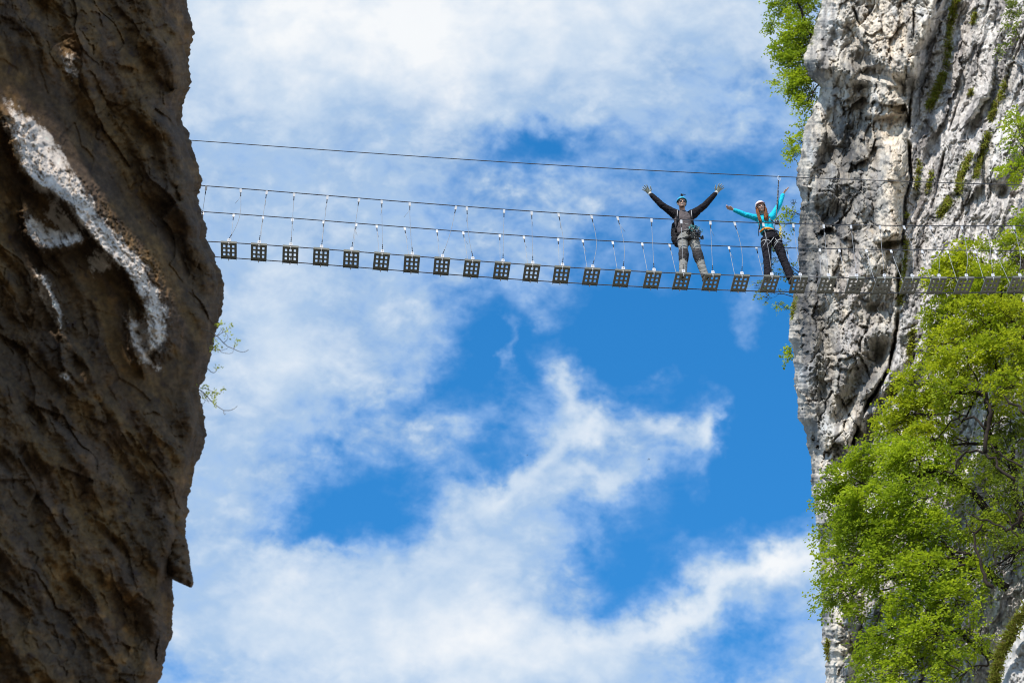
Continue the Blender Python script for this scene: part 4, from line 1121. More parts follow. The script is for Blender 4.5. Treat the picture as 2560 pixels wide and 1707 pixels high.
    b.build('hair', hair_m, g)
    # harness
    hn = MB(); wv = pel + np.array([0, 0, .085])
    ring(hn, wv, (0, 0, 1), .158, .125, BD, (.007, .018), 24); ho = hn.build('harness_belt', black_plastic, g)
    b = MB(); wv2 = onpl(1919, 582, 0)
    b.loft([wv2 + BD * x + TOCAM * math.sqrt(max(.0004, .120 ** 2 * (1 - (x / .152) ** 2))) + np.array([0, 0, z]) for x, z in ((-.148, -.012), (-.10, .008), (-.04, .014), (.02, .010), (.07, .0), (.11, -.008))], (.026, .012), side=(0, 0, 1), n=8, round_=True)
    b.build('orange_belt', orange_m, g)
    b = MB()
    for hp, kn in ((hipL, knL), (hipR, knR)): ring(b, hp * .84 + kn * .16, hp - kn + BD * (.05 if hp is hipL else -.2), .103, .107, BD, (.004, .011), 20)
    for pa in ([(1913, 586), (1916, 596), (1912, 609), (1905, 618)], [(1935, 593), (1927, 604), (1920, 611)], [(1938, 596), (1944, 605), (1938, 612), (1934, 620)], [(1944, 604), (1956, 608)]):
        b.loft([onpl(x, y, -.135) for x, y in pa], (.006, .003), n=5)
    b.build('leg_loop', web_m, g)
    b = MB(); b.loft([shL * .6 + nb * .4 + np.array([0, 0, .06]), onpl(1900, 556, -.115), onpl(1898, 574, -.115)], (.012, .004), side=BD, n=6)
    b.loft([shR * .55 + nb * .45 + np.array([0, 0, .060]), onpl(1925, 547, -.11), onpl(1934, 556, -.11), onpl(1940, 560, -.10)], (.013, .005), side=BD, n=6)
    b.loft([onpl(1938, 558, -.11), onpl(1936.5, 568, -.12), onpl(1935.5, 580, -.12)], (.008, .004), side=BD, n=6)
    b.loft([onpl(1899, 560, -.115), onpl(1896.5, 573, -.10), onpl(1897, 590, -.08)], (.008, .004), side=BD, n=6)
    b.build('chest_strap', black_plastic, g)
    # ropes and clips on her hip
    gb = thing('rope_lanyard', 'yellow and white rope lanyard knotted at the hip of the woman in turquoise', 'rope', onpl(1950, 575, -.1))
    r = random.Random(5)
    b = MB(); b.loft([onpl(1947, 559, -.12), onpl(1950, 565, -.13), onpl(1951, 573, -.13), onpl(1949.5, 581, -.13), onpl(1952, 588, -.12), onpl(1956, 596, -.12)], .010, n=7)
    for i in range(9): ring(b, onpl(1951 + r.gauss(0, 2), 562 + i * 3.6, -.13), (r.gauss(0, 1), r.gauss(0, 1), 1), .016, .013, (1, 0, r.gauss(0, .5)), .006, 10, 5)
    b.build('rope', yellow_m, gb)
    for i in range(8):
        b = MB(); ring(b, onpl(1952 + r.gauss(0, 2.2), 570 + i * 4, -.135), (r.gauss(0, 1), r.gauss(0, 1), .4), .014, .010, (1, 0, r.gauss(0, .5)), .0045, 10, 5)
        b.build('carabiner', clamp_m, gb)
    for i in range(5):
        b = MB(); ring(b, onpl(1946 + r.gauss(0, 4), 585 + r.gauss(0, 3), -.13), (r.gauss(0, 1), r.gauss(0, 1), .4), .02, .014, (1, 0, r.gauss(0, .5)), .006, 10, 5)
        b.build('sling', black_plastic, gb)
    # safety tether up to the high cable
    tl = thing('safety_tether', 'black tether clipped from the high cable down to the woman in turquoise', 'tether', onpl(1942, 556, -.14))
    P = [(1946.4, 451), (1946, 462), (1944.6, 476), (1944, 492), (1942.5, 508), (1941.8, 523), (1940.4, 540), (1940, 549)]
    top = onpl(1947.2, fS(1947.2), -.05)
    pts = [onpl(x, y, -.05 - .09 * i / 7) for i, (x, y) in enumerate(P)]
    b = MB(); b.loft(pts, .0085, n=7)
    b.loft([p + BD * .012 for p in pts[2:6]], .006, n=6)
    for i, f in enumerate(np.linspace(.02, .6, 9)):
        j = f * 7; k = int(j); p = pts[k] * (1 - j + k) + pts[k + 1] * (j - k); b.ell(p, .014, .014, .016, n=8, m=6)
    b.build('rope', black_plastic, tl)
    b = MB(); ring(b, top - np.array([0, 0, .048]), nrm(TOCAM + BD * .5), .026, .062, BD, .0065, 20, 7); b.build('carabiner', clamp_m, tl)
    b = MB(); b.ell(onpl(1942.3, 556, -.15), .045, .035, .055); b.loft([onpl(1938, 552, -.16), onpl(1946, 561, -.16)], .014, n=7); b.build('energy_absorber', black_plastic, tl)
woman()

# ------------------------------------------------------------------ small far birds
def bird(px, py, y, span, ang, label):
    c = unpx(px, py, y); b = MB(); a = math.radians(ang)
    f = nrm(RT * math.cos(a) + UP * math.sin(a)); s = np.cross(f, FW)
    b.loft([c - f * span * .30, c - f * span * .12, c + f * span * .08, c + f * span * .22], [.004, span * .06, span * .065, span * .02], n=8)
    t = bird_m
    o = b.build('bird', t)
    tag(o, label, 'bird', 'birds high in the open sky')
    for q in (-1, 1):
        w = MB(); P = [c + f * span * .06, c + s * q * span * .26 + f * span * .05 - FW * span * .08, c + s * q * span * .5 - f * span * .14 - FW * span * .02, c + s * q * span * .22 - f * span * .07 - FW * span * .06]
        w.add([p + FW * .004 for p in P] + [p - FW * .004 for p in P], [(0, 1, 2, 3), (7, 6, 5, 4), (0, 4, 5, 1), (1, 5, 6, 2), (2, 6, 7, 3), (3, 7, 4, 0)]); x = w.build('wing', t); x.parent = o
bird_m = mat('dark_plumage', (.03, .03, .035), .8)
bird(1622.5, 1147.5, 110, .19, -62, 'larger dark bird gliding in the cloud right of centre below the footbridge')
bird(1318.5, 1137.5, 130, .14, -35, 'smaller dark bird in the cloud edge near the middle of the sky')

# ------------------------------------------------------------------ trees and plants
def leaf_material(name, tr=.45):
    return mat(name, (.1, .2, .02), .55, attr='tint', trans=tr, spec=.3)
leaf_m = leaf_material('spring_leaf')
bark_m = mat('dark_bark', (.035, .027, .022), .9, nscale=14, namt=.4, bump=.01, bscale=20, spec=.1)
twig_m = mat('thin_twig', (.13, .105, .075), .85)

def leaves_mesh(name, P, D, Nn, L, W, tint, parent, m=None):
    """P base points, D directions, Nn normals (n,3); folded rhombic leaf blades"""
    S_ = np.cross(D, Nn); S_ /= np.linalg.norm(S_, axis=1)[:, None] + 1e-9
    L = L[:, None]; W = W[:, None]
    a = P; b = P + D * L * .45 + S_ * W + Nn * W * .25; c = P + D * L; d = P + D * L * .45 - S_ * W + Nn * W * .25
    V = np.stack([a, b, c, d], 1).reshape(-1, 3); n = len(P)
    i = np.arange(n * 4).reshape(n, 4)
    C = np.repeat(tint, 4, 0)
    return mesh_np(name, V, i, m or leaf_m, parent, C, smooth=False)

def rotv(rs, n): v = rs.normal(size=(n, 3)); return v / np.linalg.norm(v, axis=1)[:, None]

def curvy(a, b, rs, amp, n=7):
    t = np.linspace(0, 1, n); P = a + (b - a) * t[:, None]
    L = np.linalg.norm(b - a); o = rs.normal(size=(3, 3)) * amp * L
    for k in range(3): P = P + o[k] * (np.sin(math.pi * t * (k + 1)) / (k + 1))[:, None]
    return P

def tree(name, label, cat, trunk, blobs, dens=1.0, leaf=(.078, .030), cols=((.22, .36, .03), (.12, .23, .025)), seed=1, front=.6, r0=.09, group=None, sparse=0, depthf=None, droop=-.12, lean=-.5, twl=.36, thick=.55, limbs=True, strokes=()):
    """trunk: photo points root -> top with metres in front of the rock; blobs: (px, py, rx, ry, metres in front, weight)"""
    rs = np.random.RandomState(seed)
    df = depthf or (lambda x, y: float(dr(np.array(x * 1.0), np.array(y * 1.0))))
    W3 = lambda x, y, o: unpx(x, y, df(x, y) - o)
    T = np.array([W3(*p) for p in trunk])
    group = group or {'hornbeam_tree': 'trees on the right cliff', 'hanging_shrub': 'shrubs along the edge of the right cliff', 'cliff_shrub': 'shrubs on the face of the right cliff'}.get(name)
    g = thing(name, label, cat, T[0], group)
    # resample the trunk
    seg = [T[0]]
    for a, b in zip(T[:-1], T[1:]):
        c = curvy(a, b, rs, .05, 5); seg += list(c[1:])
    seg = np.array(seg); n = len(seg)
    b = MB(); b.loft(list(seg), list(np.linspace(r0, r0 * .42, n)), n=9)
    tw = b
    for st in strokes:
        rr = st[0] * .7; ps = np.array([W3(x, y, 2.75) for x, y in st[1]]); t = np.linspace(0, 1, len(ps)); tt = np.linspace(0, 1, len(ps) * 3)
        ps = np.stack([np.interp(tt, t, ps[:, c]) for c in range(3)], 1) + rs.normal(size=(len(tt), 3)) * .03
        b.loft(list(ps), list(np.linspace(rr, rr * .45, len(ps))), n=6)
    LP, LD, LN, LT, LS = [], [], [], [], []
    up = np.array([0, 0, 1.0])
    for (px, py, rx, ry, off, wt) in blobs:
        c = W3(px, py, off); k = np.linalg.norm(c - CAM) / math.sqrt(F_PX ** 2 + (px - 1280) ** 2 + (py - 853) ** 2)
        RX, RY, RZ = rx * k, ry * k, max(.25, (rx + ry) / 2 * k * thick)
        def inside(n_):
            v = rotv(rs, n_) * (rs.rand(n_) ** .38)[:, None]
            return c + RT * v[:, :1] * RX + UP * v[:, 1:2] * RY + FW * v[:, 2:] * RZ
        # limb from the nearest trunk point
        j = int(np.argmin(np.linalg.norm(seg[n // 4:] - c, axis=1))) + n // 4; j = max(0, j - 2)
        lr = r0 * .42 * (1 - .4 * j / n)
        lp = curvy(seg[j], c, rs, .10, 9)
        if limbs: b.loft(list(lp), list(np.linspace(lr, lr * .3, 9)), n=6)
        subs = inside(9)
        for q in subs:
            s0 = lp[rs.randint(3, 9)]; sp = curvy(s0, q, rs, .13, 6); b.loft(list(sp), list(np.linspace(lr * .34, .006, 6)), n=5)
        area = math.pi * rx * ry * k * k
        nt_ = int(area * 235 * dens * wt)
        base = inside(nt_)
        # clumps: keep twigs where low-frequency noise is high, leave real gaps elsewhere
        nn = fbm(base[:, 0] * 1.0, base[:, 1] * 1.0, base[:, 2] * 1.5, seed * 7 + 3, 3, .6)
        base = base[nn > (-.14 + sparse)]; nt_ = len(base)
        if nt_ == 0: continue
        out = base - c; out /= np.linalg.norm(out, axis=1)[:, None] + 1e-6
        d = out * .55 + RT * lean * .8 - FW * .25 + rotv(rs, nt_) * .55 + up * droop; d /= np.linalg.norm(d, axis=1)[:, None]
        ln = rs.uniform(.5, 1.25, nt_) * twl
        for q in range(0, nt_, 3):
            tw.loft([base[q] - d[q] * .1, base[q] + d[q] * ln[q] * .5 + up * .01, base[q] + d[q] * ln[q]], [.0055, .004, .002], n=4, cap=False)
        m = 12
        tt = np.linspace(.05, 1.03, m)[None, :, None]
        sag = up[None, None] * (-(tt ** 2) * .06)
        P = base[:, None] + d[:, None] * (ln[:, None, None] * tt) + sag + rs.normal(size=(nt_, m, 3)) * np.array([.035, .035, .014])
        nrm_ = up + rotv(rs, nt_) * .42; nrm_ -= d * (nrm_ * d).sum(1)[:, None]; nrm_ /= np.linalg.norm(nrm_, axis=1)[:, None]
        sd = np.cross(d, nrm_)
        alt = np.where(np.arange(m) % 2, 1, -1)[None, :, None]
        ld = d[:, None] * .62 + sd[:, None] * alt * .85 + rs.normal(size=P.shape) * .22; ld /= np.linalg.norm(ld, axis=2)[:, :, None]
        ln_ = nrm_[:, None] + rs.normal(size=P.shape) * .30; ln_ -= ld * (ln_ * ld).sum(2)[:, :, None]; ln_ /= np.linalg.norm(ln_, axis=2)[:, :, None]
        LP.append(P.reshape(-1, 3)); LD.append(ld.reshape(-1, 3)); LN.append(ln_.reshape(-1, 3))
        mixv = np.clip(.5 + .9 * fbm(base[:, 0] * .9, base[:, 1] * .9, base[:, 2] * .9, seed + 40, 2) + rs.normal(size=nt_) * .22, 0, 1)[:, None, None]
        mixv = np.clip(mixv + rs.normal(size=(nt_, m, 1)) * .12, 0, 1)
        col = np.array(cols[0]) * mixv + np.array(cols[1]) * (1 - mixv)
        LT.append(col.reshape(-1, 3)); LS.append((rs.uniform(.65, 1.2, (nt_, m)) * leaf[0]).ravel())
    b.build('trunk', bark_m, g)
    if LP:
        P, D, Nn, Tn, L_ = map(np.concatenate, (LP, LD, LN, LT, LS))
        leaves_mesh('crown', P, D, Nn, L_, L_ * leaf[1] / leaf[0], Tn, g)
        return len(P)
    return 0


def R2(r, *p): return (r, [(1900 + x / 2.7515, 560 + y / 2.7515) for x, y in p])
def R3(r, *p): return (r, [(1900 + x / 2.583, 1100 + y / 2.583) for x, y in p])
ST2 = [R2(.075, (1555, 1567), (1560, 1400), (1590, 1290), (1545, 1180), (1480, 1150), (1400, 1150), (1330, 1180), (1240, 1130)), R2(.05, (1560, 1390), (1450, 1330), (1380, 1350), (1330, 1280), (1230, 1230)),
  R2(.05, (1816, 1310), (1700, 1210), (1640, 1150)), R2(.03, (1350, 1090), (1280, 1080), (1180, 1120)), R2(.03, (1430, 1320), (1300, 1360), (1210, 1480), (1210, 1560)), R2(.03, (1590, 1380), (1700, 1325))]
ST3 = [R3(.055, (1650, 270), (1560, 200), (1500, 110), (1420, 80), (1330, 70), (1280, 120), (1260, 200), (1180, 205), (1050, 260)), R3(.02, (1330, 70), (1250, 60), (1130, 120))]
ST4 = [R3(.05, (1350, 740), (1310, 730), (1240, 700), (1170, 650)), R3(.04, (1310, 765), (1200, 760), (1060, 770), (1010, 800), (1000, 860)), R3(.04, (1070, 905), (1000, 860), (940, 770)), R3(.045, (1320, 805), (1220, 830), (1150, 885)), R3(.022, (850, 550), (760, 590), (650, 620)), R3(.02, (920, 640), (800, 700), (690, 740))]
ST5 = [R3(.03, (1290, 1490), (1200, 1430), (1130, 1380), (1100, 1200)), R3(.025, (1180, 1130), (1060, 1160), (980, 1100))]
ST6 = [R3(.05, (1700, 480), (1640, 560), (1590, 580), (1480, 520), (1400, 500), (1330, 450)), R3(.07, (1490, 960), (1440, 850), (1420, 760), (1370, 640), (1440, 540)), R3(.04, (1700, 170), (1560, 110), (1500, 30)),
  R3(.03, (1660, 620), (1620, 560), (1600, 470), (1520, 400)), R3(.025, (1400, 600), (1330, 560), (1320, 470)), R3(.025, (1560, 860), (1500, 760), (1540, 660), (1500, 560))]
YG = ((.60, .64, .028), (.27, .36, .018))
MG = ((.50, .60, .028), (.20, .30, .018))
DG = ((.26, .33, .04), (.09, .13, .03))
tot = 0
tot += tree('hornbeam_tree', 'dense yellow-green tree on the right cliff behind the right end of the footbridge', 'tree',
  [(2640, 1080, .3), (2590, 960, 1.2), (2540, 840, 1.8), (2500, 720, 1.9)],
  [(2455, 652, 95, 48, 1.6, 1), (2530, 628, 50, 46, 1.2, 1), (2400, 700, 85, 55, 1.8, 1), (2500, 715, 80, 55, 2.0, 1), (2370, 790, 55, 50, 1.6, 1), (2450, 800, 90, 60, 2.2, 1), (2530, 800, 60, 60, 2.0, .9), (2355, 870, 45, 45, 1.6, .9)], cols=YG, seed=1, r0=.13)
tot += tree('hornbeam_tree', 'tree with a dark curving forked trunk below the first tree on the right cliff', 'tree',
  [(2500, 1190, .2), (2492, 1130, 1.0), (2467, 1068, 2.0), (2478, 1030, 2.3), (2462, 990, 2.5), (2430, 977, 2.6)],
  [(2330, 960, 80, 55, 2.2, 1), (2420, 900, 90, 60, 2.6, 1), (2510, 890, 70, 65, 2.3, 1), (2290, 1030, 75, 50, 2.2, 1), (2380, 985, 75, 45, 2.9, .8), (2530, 970, 55, 50, 2.4, .9), (2240, 1075, 50, 40, 1.9, .9), (2330, 1090, 65, 40, 2.4, .9)], cols=YG, strokes=ST2, seed=2, r0=.12)
tot += tree('hornbeam_tree', 'broad light green tree reaching left to the cliff edge in the lower right', 'tree',
  [(2560, 1310, .2), (2480, 1290, .9), (2410, 1215, 1.8), (2330, 1180, 2.6), (2260, 1200, 3.0)],
  [(2205, 1150, 80, 48, 2.5, 1), (2280, 1150, 85, 55, 3.0, 1), (2140, 1200, 75, 45, 2.4, 1), (2100, 1265, 60, 50, 2.2, 1), (2190, 1265, 95, 60, 3.2, 1), (2290, 1250, 85, 60, 3.2, .9), (2085, 1320, 38, 40, 2.0, .9), (2380, 1180, 55, 45, 2.4, .8), (2165, 1330, 75, 50, 3.0, .9)], cols=MG, strokes=ST3, seed=3, r0=.12)
tot += tree('hornbeam_tree', 'spreading green tree with thin dark limbs in the middle of the lower right thicket', 'tree',
  [(2520, 1470, .2), (2440, 1400, 1.0), (2380, 1395, 1.8), (2300, 1420, 2.6), (2230, 1440, 2.9)],
  [(2250, 1345, 80, 50, 3.0, .9), (2340, 1330, 75, 50, 2.7, .8), (2220, 1430, 90, 55, 3.1, .9), (2130, 1400, 65, 40, 2.6, .85), (2085, 1410, 38, 48, 2.2, .7), (2320, 1430, 80, 50, 3.0, .9), (2120, 1480, 55, 40, 2.4, .75), (2430, 1440, 60, 45, 2.0, .7), (2060, 1490, 22, 35, 1.9, .6)], cols=MG, strokes=ST4, seed=4, r0=.10)
tot += tree('hornbeam_tree', 'leafy green tree filling the bottom right below the other trees', 'tree',
  [(2540, 1690, .2), (2460, 1630, .9), (2390, 1580, 1.6), (2320, 1570, 2.4)],
  [(2300, 1510, 80, 50, 2.8, .9), (2390, 1500, 75, 50, 2.5, .9), (2200, 1530, 75, 45, 2.7, .8), (2250, 1610, 90, 55, 2.9, .9), (2340, 1600, 85, 60, 2.8, .9), (2170, 1610, 50, 45, 2.3, .7), (2430, 1590, 55, 50, 2.0, .8), (2300, 1680, 100, 50, 2.8, .9), (2400, 1690, 70, 50, 2.4, .9), (2200, 1690, 60, 45, 2.4, .8)], cols=MG, strokes=ST5, seed=5, r0=.09)
tot += tree('bare_twiggy_tree', 'thin-leaved tree with tangled dark bare branches at the lower right edge', 'tree',
  [(2620, 1420, .1), (2560, 1300, .9), (2530, 1200, 1.3), (2535, 1120, 1.4)],
  [(2500, 1150, 70, 55, 1.6, .6), (2540, 1230, 50, 60, 1.8, .5), (2450, 1240, 60, 55, 1.9, .6), (2480, 1330, 65, 60, 1.8, .5), (2540, 1380, 45, 60, 1.7, .5), (2470, 1420, 50, 40, 1.6, .6), (2530, 1060, 50, 45, 1.4, .8)], cols=((.36, .44, .03), (.14, .20, .02)), strokes=ST6, seed=6, r0=.11)
tot += tree('cliff_edge_tree', 'light green tree leaning out behind the top left edge of the right cliff', 'tree',
  [(2080, 200, -3.0), (2040, 130, -2.6), (2010, 60, -2.4), (1990, 0, -2.2)],
  [(1975, 5, 50, 35, -2.3, .8), (2015, 30, 40, 50, -2.4, 1), (1965, 65, 42, 28, -2.3, .7), (2000, 90, 38, 34, -2.4, 1), (1965, 125, 34, 24, -2.3, .7), (1990, 160, 42, 34, -2.5, .9), (1975, 205, 34, 24, -2.5, .7), (2010, 215, 36, 34, -2.6, .9), (2010, 262, 24, 20, -2.6, .7)], cols=MG, seed=7, r0=.07, thick=.4, dens=1.4)
tot += tree('hanging_shrub', 'small dark green shrub behind the cliff edge just above the high cable', 'shrub',
  [(2050, 350, -3.0), (2020, 345, -2.8), (2000, 360, -2.7)],
  [(2006, 320, 18, 18, -2.7, .8), (1995, 352, 22, 16, -2.7, .9), (1985, 386, 20, 14, -2.7, .9)], cols=MG, seed=8, r0=.03, thick=.5, twl=.3)
tot += tree('hanging_shrub', 'bright green sprig growing from the cliff edge beside the woman', 'shrub',
  [(2030, 540, -3.0), (1995, 535, -2.8), (1970, 525, -2.7)],
  [(1985, 505, 14, 9, -2.8, .35), (1978, 535, 22, 9, -2.7, .6), (1972, 560, 16, 7, -2.7, .35)], cols=MG, seed=9, r0=.02, thick=.5, twl=.3)
tot += tree('hanging_shrub', 'sparse grey-green shrub hanging behind the legs of the woman', 'shrub',
  [(2025, 700, -3.2), (1975, 665, -3.0), (1945, 640, -3.0)],
  [(1935, 640, 22, 28, -3.0, .16), (1960, 610, 22, 20, -3.0, .15), (1970, 670, 26, 24, -3.0, .18)], cols=DG, seed=10, r0=.018, thick=.5, twl=.3)
tot += tree('hanging_shrub', 'sparse twiggy shrub hanging under the treads below the woman', 'shrub',
  [(2010, 760, -3.2), (1960, 735, -3.0), (1915, 730, -3.0)],
  [(1895, 712, 16, 20, -3.0, .25), (1915, 745, 26, 14, -3.0, .2), (1945, 725, 26, 14, -3.0, .2)], cols=DG, seed=11, r0=.016, thick=.5, twl=.3)
tot += tree('hanging_shrub', 'tiny green twig on the cliff edge just under the footbridge', 'shrub',
  [(1995, 800, -3.0), (1978, 785, -2.8), (1958, 765, -2.8)],
  [(1950, 757, 12, 7, -2.8, .6), (1962, 770, 12, 8, -2.8, .5)], cols=MG, seed=12, r0=.010, thick=.5, twl=.2)
tot += tree('hanging_shrub', 'little green tuft on the cliff edge level with the curved tree', 'shrub',
  [(2000, 890, -3.0), (1985, 880, -2.8), (1974, 880, -2.8)],
  [(1974, 870, 9, 8, -2.8, .9), (1972, 892, 10, 12, -2.8, .9)], cols=MG, seed=13, r0=.012, thick=.5, twl=.2)
tot += tree('cliff_shrub', 'green shrub growing from the rock at the right edge above the high cable', 'shrub',
  [(2600, 420, .1), (2570, 400, .6), (2550, 360, .9)],
  [(2545, 310, 28, 28, .8, .8), (2530, 350, 26, 14, .8, .5), (2535, 420, 38, 26, .9, .8), (2555, 380, 20, 30, .8, .8)], cols=MG, seed=14, r0=.04, thick=.6, twl=.3)
tot += tree('cliff_shrub', 'faint green shrub high up near the top right corner', 'shrub',
  [(2590, 160, .1), (2560, 120, .4), (2540, 70, .6)],
  [(2545, 20, 24, 34, .5, .5), (2525, 75, 26, 22, .5, .3), (2510, 120, 20, 16, .5, .3)], cols=DG, seed=15, r0=.03, thick=.6, twl=.25)
tot += tree('cliff_shrub', 'green shrub at the right edge between the handrail and the high cable', 'shrub',
  [(2600, 590, .1), (2575, 560, .6), (2560, 530, .9)],
  [(2558, 545, 20, 28, .9, .9), (2540, 575, 16, 14, .9, .7)], cols=MG, seed=16, r0=.03, thick=.6, twl=.3)
print('leaves', tot)

# ---- branchlets on the left wall
def branchlet(label, strokes, leaves, y, seed):
    rs = np.random.RandomState(seed)
    g = thing('wall_branchlet', label, 'branch', unpx(strokes[0][0][0], strokes[0][0][1], y), 'small branches on the left wall')
    b = MB()
    for k, st in enumerate(strokes):
        pts = np.array([unpx(x, y_, y + .05 * math.sin(i * 1.7 + k)) for i, (x, y_) in enumerate(st)])
        t = np.linspace(0, 1, len(pts)); tt = np.linspace(0, 1, len(pts) * 3); pts = np.stack([np.interp(tt, t, pts[:, c]) for c in range(3)], 1)
        r = .0065 if k == 0 else .0042
        b.loft(list(pts), list(np.linspace(r, r * .45, len(pts))), n=6)
    b.build('stem', twig_m, g)
    P, D, Nn, L, T = [], [], [], [], []
    for (x, y_, sx, sy, n) in leaves:
        for i in range(n):
            P.append(unpx(x + rs.normal() * sx, y_ + rs.normal() * sy, y + rs.normal() * .05)); d = nrm(rs.normal(size=3) + RT * .3 + UP * .3); D.append(d)
            v = nrm(rs.normal(size=3) - FW); v = v - d * (v @ d); Nn.append(nrm(v)); L.append(rs.uniform(.028, .050)); T.append(np.array((.55, .62, .08)) * rs.uniform(.6, 1.1))
    L = np.array(L); leaves_mesh('leaves', np.array(P), np.array(D), np.array(Nn), L, L * .26, np.array(T), g)
def z(px, py): return (480 + px / 6.031, 790 + py / 6.031)
branchlet('largest leafy branchlet on the left wall, with long thin curved stems', [
  [z(90, 170), z(280, 240), z(330, 270), z(400, 320), z(470, 400), z(540, 460), z(630, 495), z(700, 530), z(760, 545), z(820, 530), z(850, 508)],
  [z(300, 335), z(350, 320), z(400, 270), z(440, 210), z(450, 200)], [z(385, 300), z(440, 260), z(500, 230), z(570, 180)], [z(480, 400), z(530, 360), z(545, 310), z(515, 260)],
  [z(280, 450), z(340, 465), z(420, 510), z(440, 545), z(550, 568), z(610, 560), z(632, 500)], [z(290, 505), z(360, 520), z(460, 515), z(540, 485)], [z(460, 245), z(455, 210), z(430, 180)], [z(310, 350), z(400, 350)], [z(630, 495), z(640, 440), z(660, 400)]],
  [(*z(410, 120), 6, 4, 16), (*z(580, 140), 6, 4, 14), (*z(510, 230), 4, 3, 8), (*z(580, 270), 3, 2, 4), (*z(490, 310), 2, 2, 3), (*z(650, 420), 4, 6, 14), (*z(690, 385), 4, 1.5, 5), (*z(350, 490), 7, 3, 22), (*z(390, 440), 5, 3, 10), (*z(325, 370), 3, 4, 8)], 26.0, 1)
branchlet('single short curled twig on the left wall with a few dark leaves', [[z(20, 770), z(150, 775), z(200, 778), z(245, 800), z(290, 845), z(330, 855), z(355, 838), z(375, 815)], [z(375, 815), z(350, 770)]],
  [(*z(400, 785), 4, 2.5, 9), (*z(375, 820), 2, 2, 4), (*z(350, 770), 2, 1, 2)], 26.1, 2)
branchlet('lower leafy branchlet on the left wall, ending in a small hook', [
  [z(-90, 1050), z(90, 1100), z(150, 1130), z(210, 1190), z(280, 1270), z(340, 1330), z(420, 1385), z(480, 1422), z(570, 1422), z(640, 1395), z(682, 1355)],
  [z(120, 1085), z(210, 1090), z(310, 1140), z(390, 1172), z(430, 1160), z(450, 1125)], [z(480, 1422), z(478, 1460), z(495, 1487), z(508, 1465)], [z(60, 1270), z(110, 1295), z(165, 1325), z(190, 1300), z(205, 1260)],
  [z(90, 1130), z(150, 1190), z(190, 1265), z(260, 1280), z(300, 1275)], [z(130, 1130), z(180, 1200), z(235, 1260), z(245, 1300), z(262, 1305)]],
  [(*z(170, 1080), 5, 4, 12), (*z(220, 1150), 4, 5, 12), (*z(335, 1170), 5, 4, 18), (*z(335, 1240), 3, 6, 16), (*z(345, 1320), 2.5, 5, 12), (*z(455, 1110), 2.5, 3, 7), (*z(190, 1210), 5, 4, 12)], 26.1, 3)

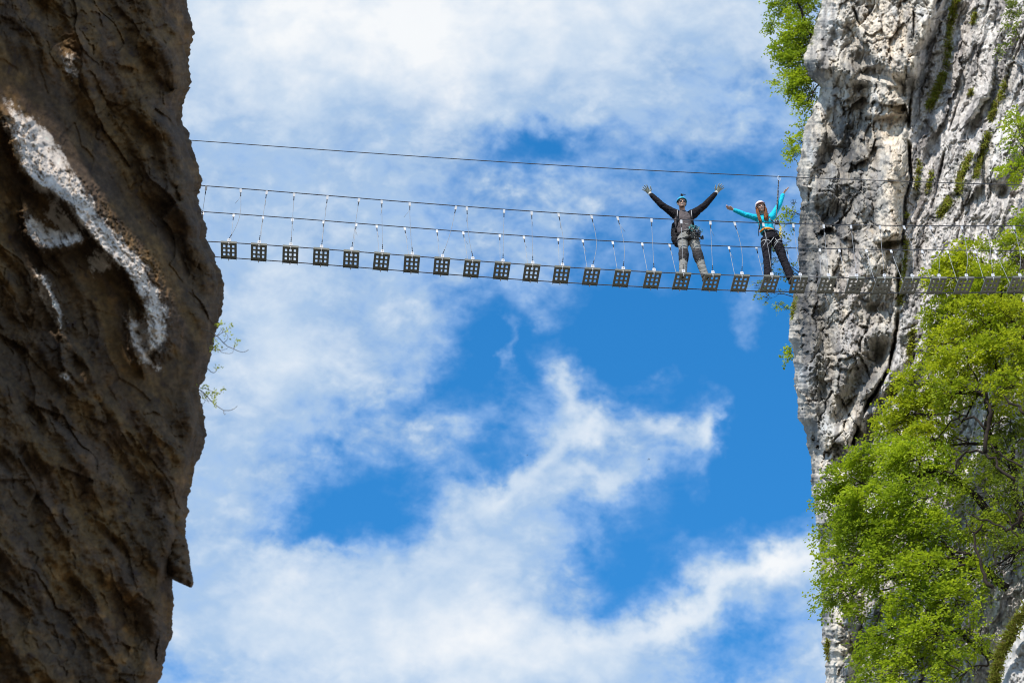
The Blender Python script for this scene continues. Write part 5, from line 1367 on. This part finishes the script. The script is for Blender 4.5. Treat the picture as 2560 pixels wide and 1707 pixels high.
# ---- grass and moss tufts in the cracks of the cliff
def cliff_grass():
    rs = np.random.RandomState(77); P, D, L, T = [], [], [], []
    spots = [([(2392, -10), (2378, 60), (2368, 165)], 9, 260), ([(2362, 185), (2345, 225), (2322, 268)], 10, 260), ([(2470, 335), (2452, 400), (2440, 440)], 8, 200), ([(2430, 385), (2405, 440), (2398, 480)], 9, 200),
      ([(2375, 500), (2350, 540)], 9, 120), ([(2285, 820), (2272, 900)], 7, 120), ([(2258, 940), (2225, 985)], 9, 200), ([(2268, 600), (2260, 690), (2250, 760)], 5, 120), ([(2512, 210), (2500, 250)], 7, 90), ([(2490, 260), (2478, 300)], 7, 90),
      ([(2300, 400), (2292, 470)], 5, 60), ([(2330, 430), (2320, 480)], 5, 50), ([(1990, 745), (1980, 800)], 3, 40), ([(2440, 30), (2432, 60)], 4, 30), ([(2430, 225), (2425, 240)], 4, 30), ([(2270, 535), (2268, 545)], 3, 25),
      ([(2600, 1480), (2540, 1560), (2500, 1640), (2485, 1720)], 14, 900), ([(2070, 1600), (2068, 1650)], 4, 60), ([(2120, 1170), (2200, 1130)], 10, 60)]
    for pts, w, n in spots:
        pts = np.array(pts, float); t = rs.rand(n * 9) * (len(pts) - 1); i = np.minimum(t.astype(int), len(pts) - 2); f = (t - i)[:, None]
        q = pts[i] * (1 - f) + pts[i + 1] * f + rs.normal(size=(n * 9, 2)) * [w * .45, w * .55]
        keep = fbm(q[:, 0] / 9, q[:, 1] / 12, 0, 3, 2) > -.12; q = q[keep]
        X, Y = q[:, 0], q[:, 1]
        near = n >= 500
        h = hr(X, Y); dep = dr(X, Y) - h + .02
        if near: dep = np.minimum(dep, 49.6 + (X - 2500) * -.004)
        p = unpx(X, Y, dep); m = len(p)
        d = rotv(rs, m) * .45 + np.array([-.25, -.6, -.15]); d[:, 2] -= rs.rand(m) * .5; d /= np.linalg.norm(d, axis=1)[:, None]
        P.append(p); D.append(d); L.append(rs.uniform(.08, .20, m)); k = rs.rand(m, 1); c = np.array([.34, .42, .04]) * k + np.array([.28, .22, .07]) * (1 - k); T.append(c)
    P, D, L, T = map(np.concatenate, (P, D, L, T)); Nn = rotv(rs, len(P)); Nn -= D * (Nn * D).sum(1)[:, None]; Nn /= np.linalg.norm(Nn, axis=1)[:, None]
    o = leaves_mesh('cliff_grass', P, D, Nn, L, L * .10, T, None)
    tag(o, 'grass and moss growing in the cracks of the pale cliff', 'grass', kind='stuff')
cliff_grass()

# ---- nearer pale outcrop in the bottom right corner
def outcrop():
    yy = np.concatenate([np.arange(1440, 1760, 2.2), np.arange(1770, 3600, 14)]); xs = np.concatenate([np.linspace(0, 260, 120), np.linspace(272, 1100, 60)])
    edge = np.interp(yy, [1440, 1500, 1537, 1615, 1707, 1900, 3600], [2600, 2556, 2542, 2518, 2484, 2430, 2200]) + fbm(yy / 18, 0 * yy, 0, 3, 3) * 6
    X = edge[:, None] + xs[None]; Y = np.repeat(yy[:, None], len(xs), 1)
    h = fbm(X / 60, Y / 70, 0, 201, 4, .5, 1) * .5 + fbm(X / 16, Y / 20, 0, 205, 4, .55, 2) * .12
    q = np.clip(xs / 40, 0, 1)[None]
    top = np.clip((Y - 1440) / 60, 0, 1)
    D = 50.0 + 2.0 * (1 - np.sqrt(1 - (1 - q) ** 2)) - h * (.2 + .8 * q) + 1.5 * (1 - top) ** 2
    V = unpx(X, Y, D); bk = V[:, :1] + np.array([1.5, 7.5, 0]); fr = V[:, -1:] + np.array([1, 7.5, 0])
    C = np.clip(np.array([.52, .50, .47]) * (1 + .5 * fbm(X / 12, Y / 14, 0, 211, 4, .6))[..., None], .05, .8)
    V = np.concatenate([fr, bk, V], 1); C = np.concatenate([C[:, :1], C[:, :1], C], 1)
    n, m = V.shape[:2]; i = np.arange(n * m).reshape(n, m); j = np.roll(i, -1, 1)
    Fq = np.stack([i[:-1], j[:-1], j[1:], i[1:]], -1).reshape(-1, 4)[:, ::-1]
    o = mesh_np('rock_outcrop', V.reshape(-1, 3), Fq, rockR, col=C.reshape(-1, 3))
    bm = bmesh.new(); bm.from_mesh(o.data); bm.verts.ensure_lookup_table()
    bm.faces.new([bm.verts[k] for k in i[0]]); bmesh.ops.recalc_face_normals(bm, faces=bm.faces); bm.to_mesh(o.data); bm.free()
    tag(o, 'pale sunlit outcrop with a grassy edge in the bottom right corner', None, kind='structure')
outcrop()
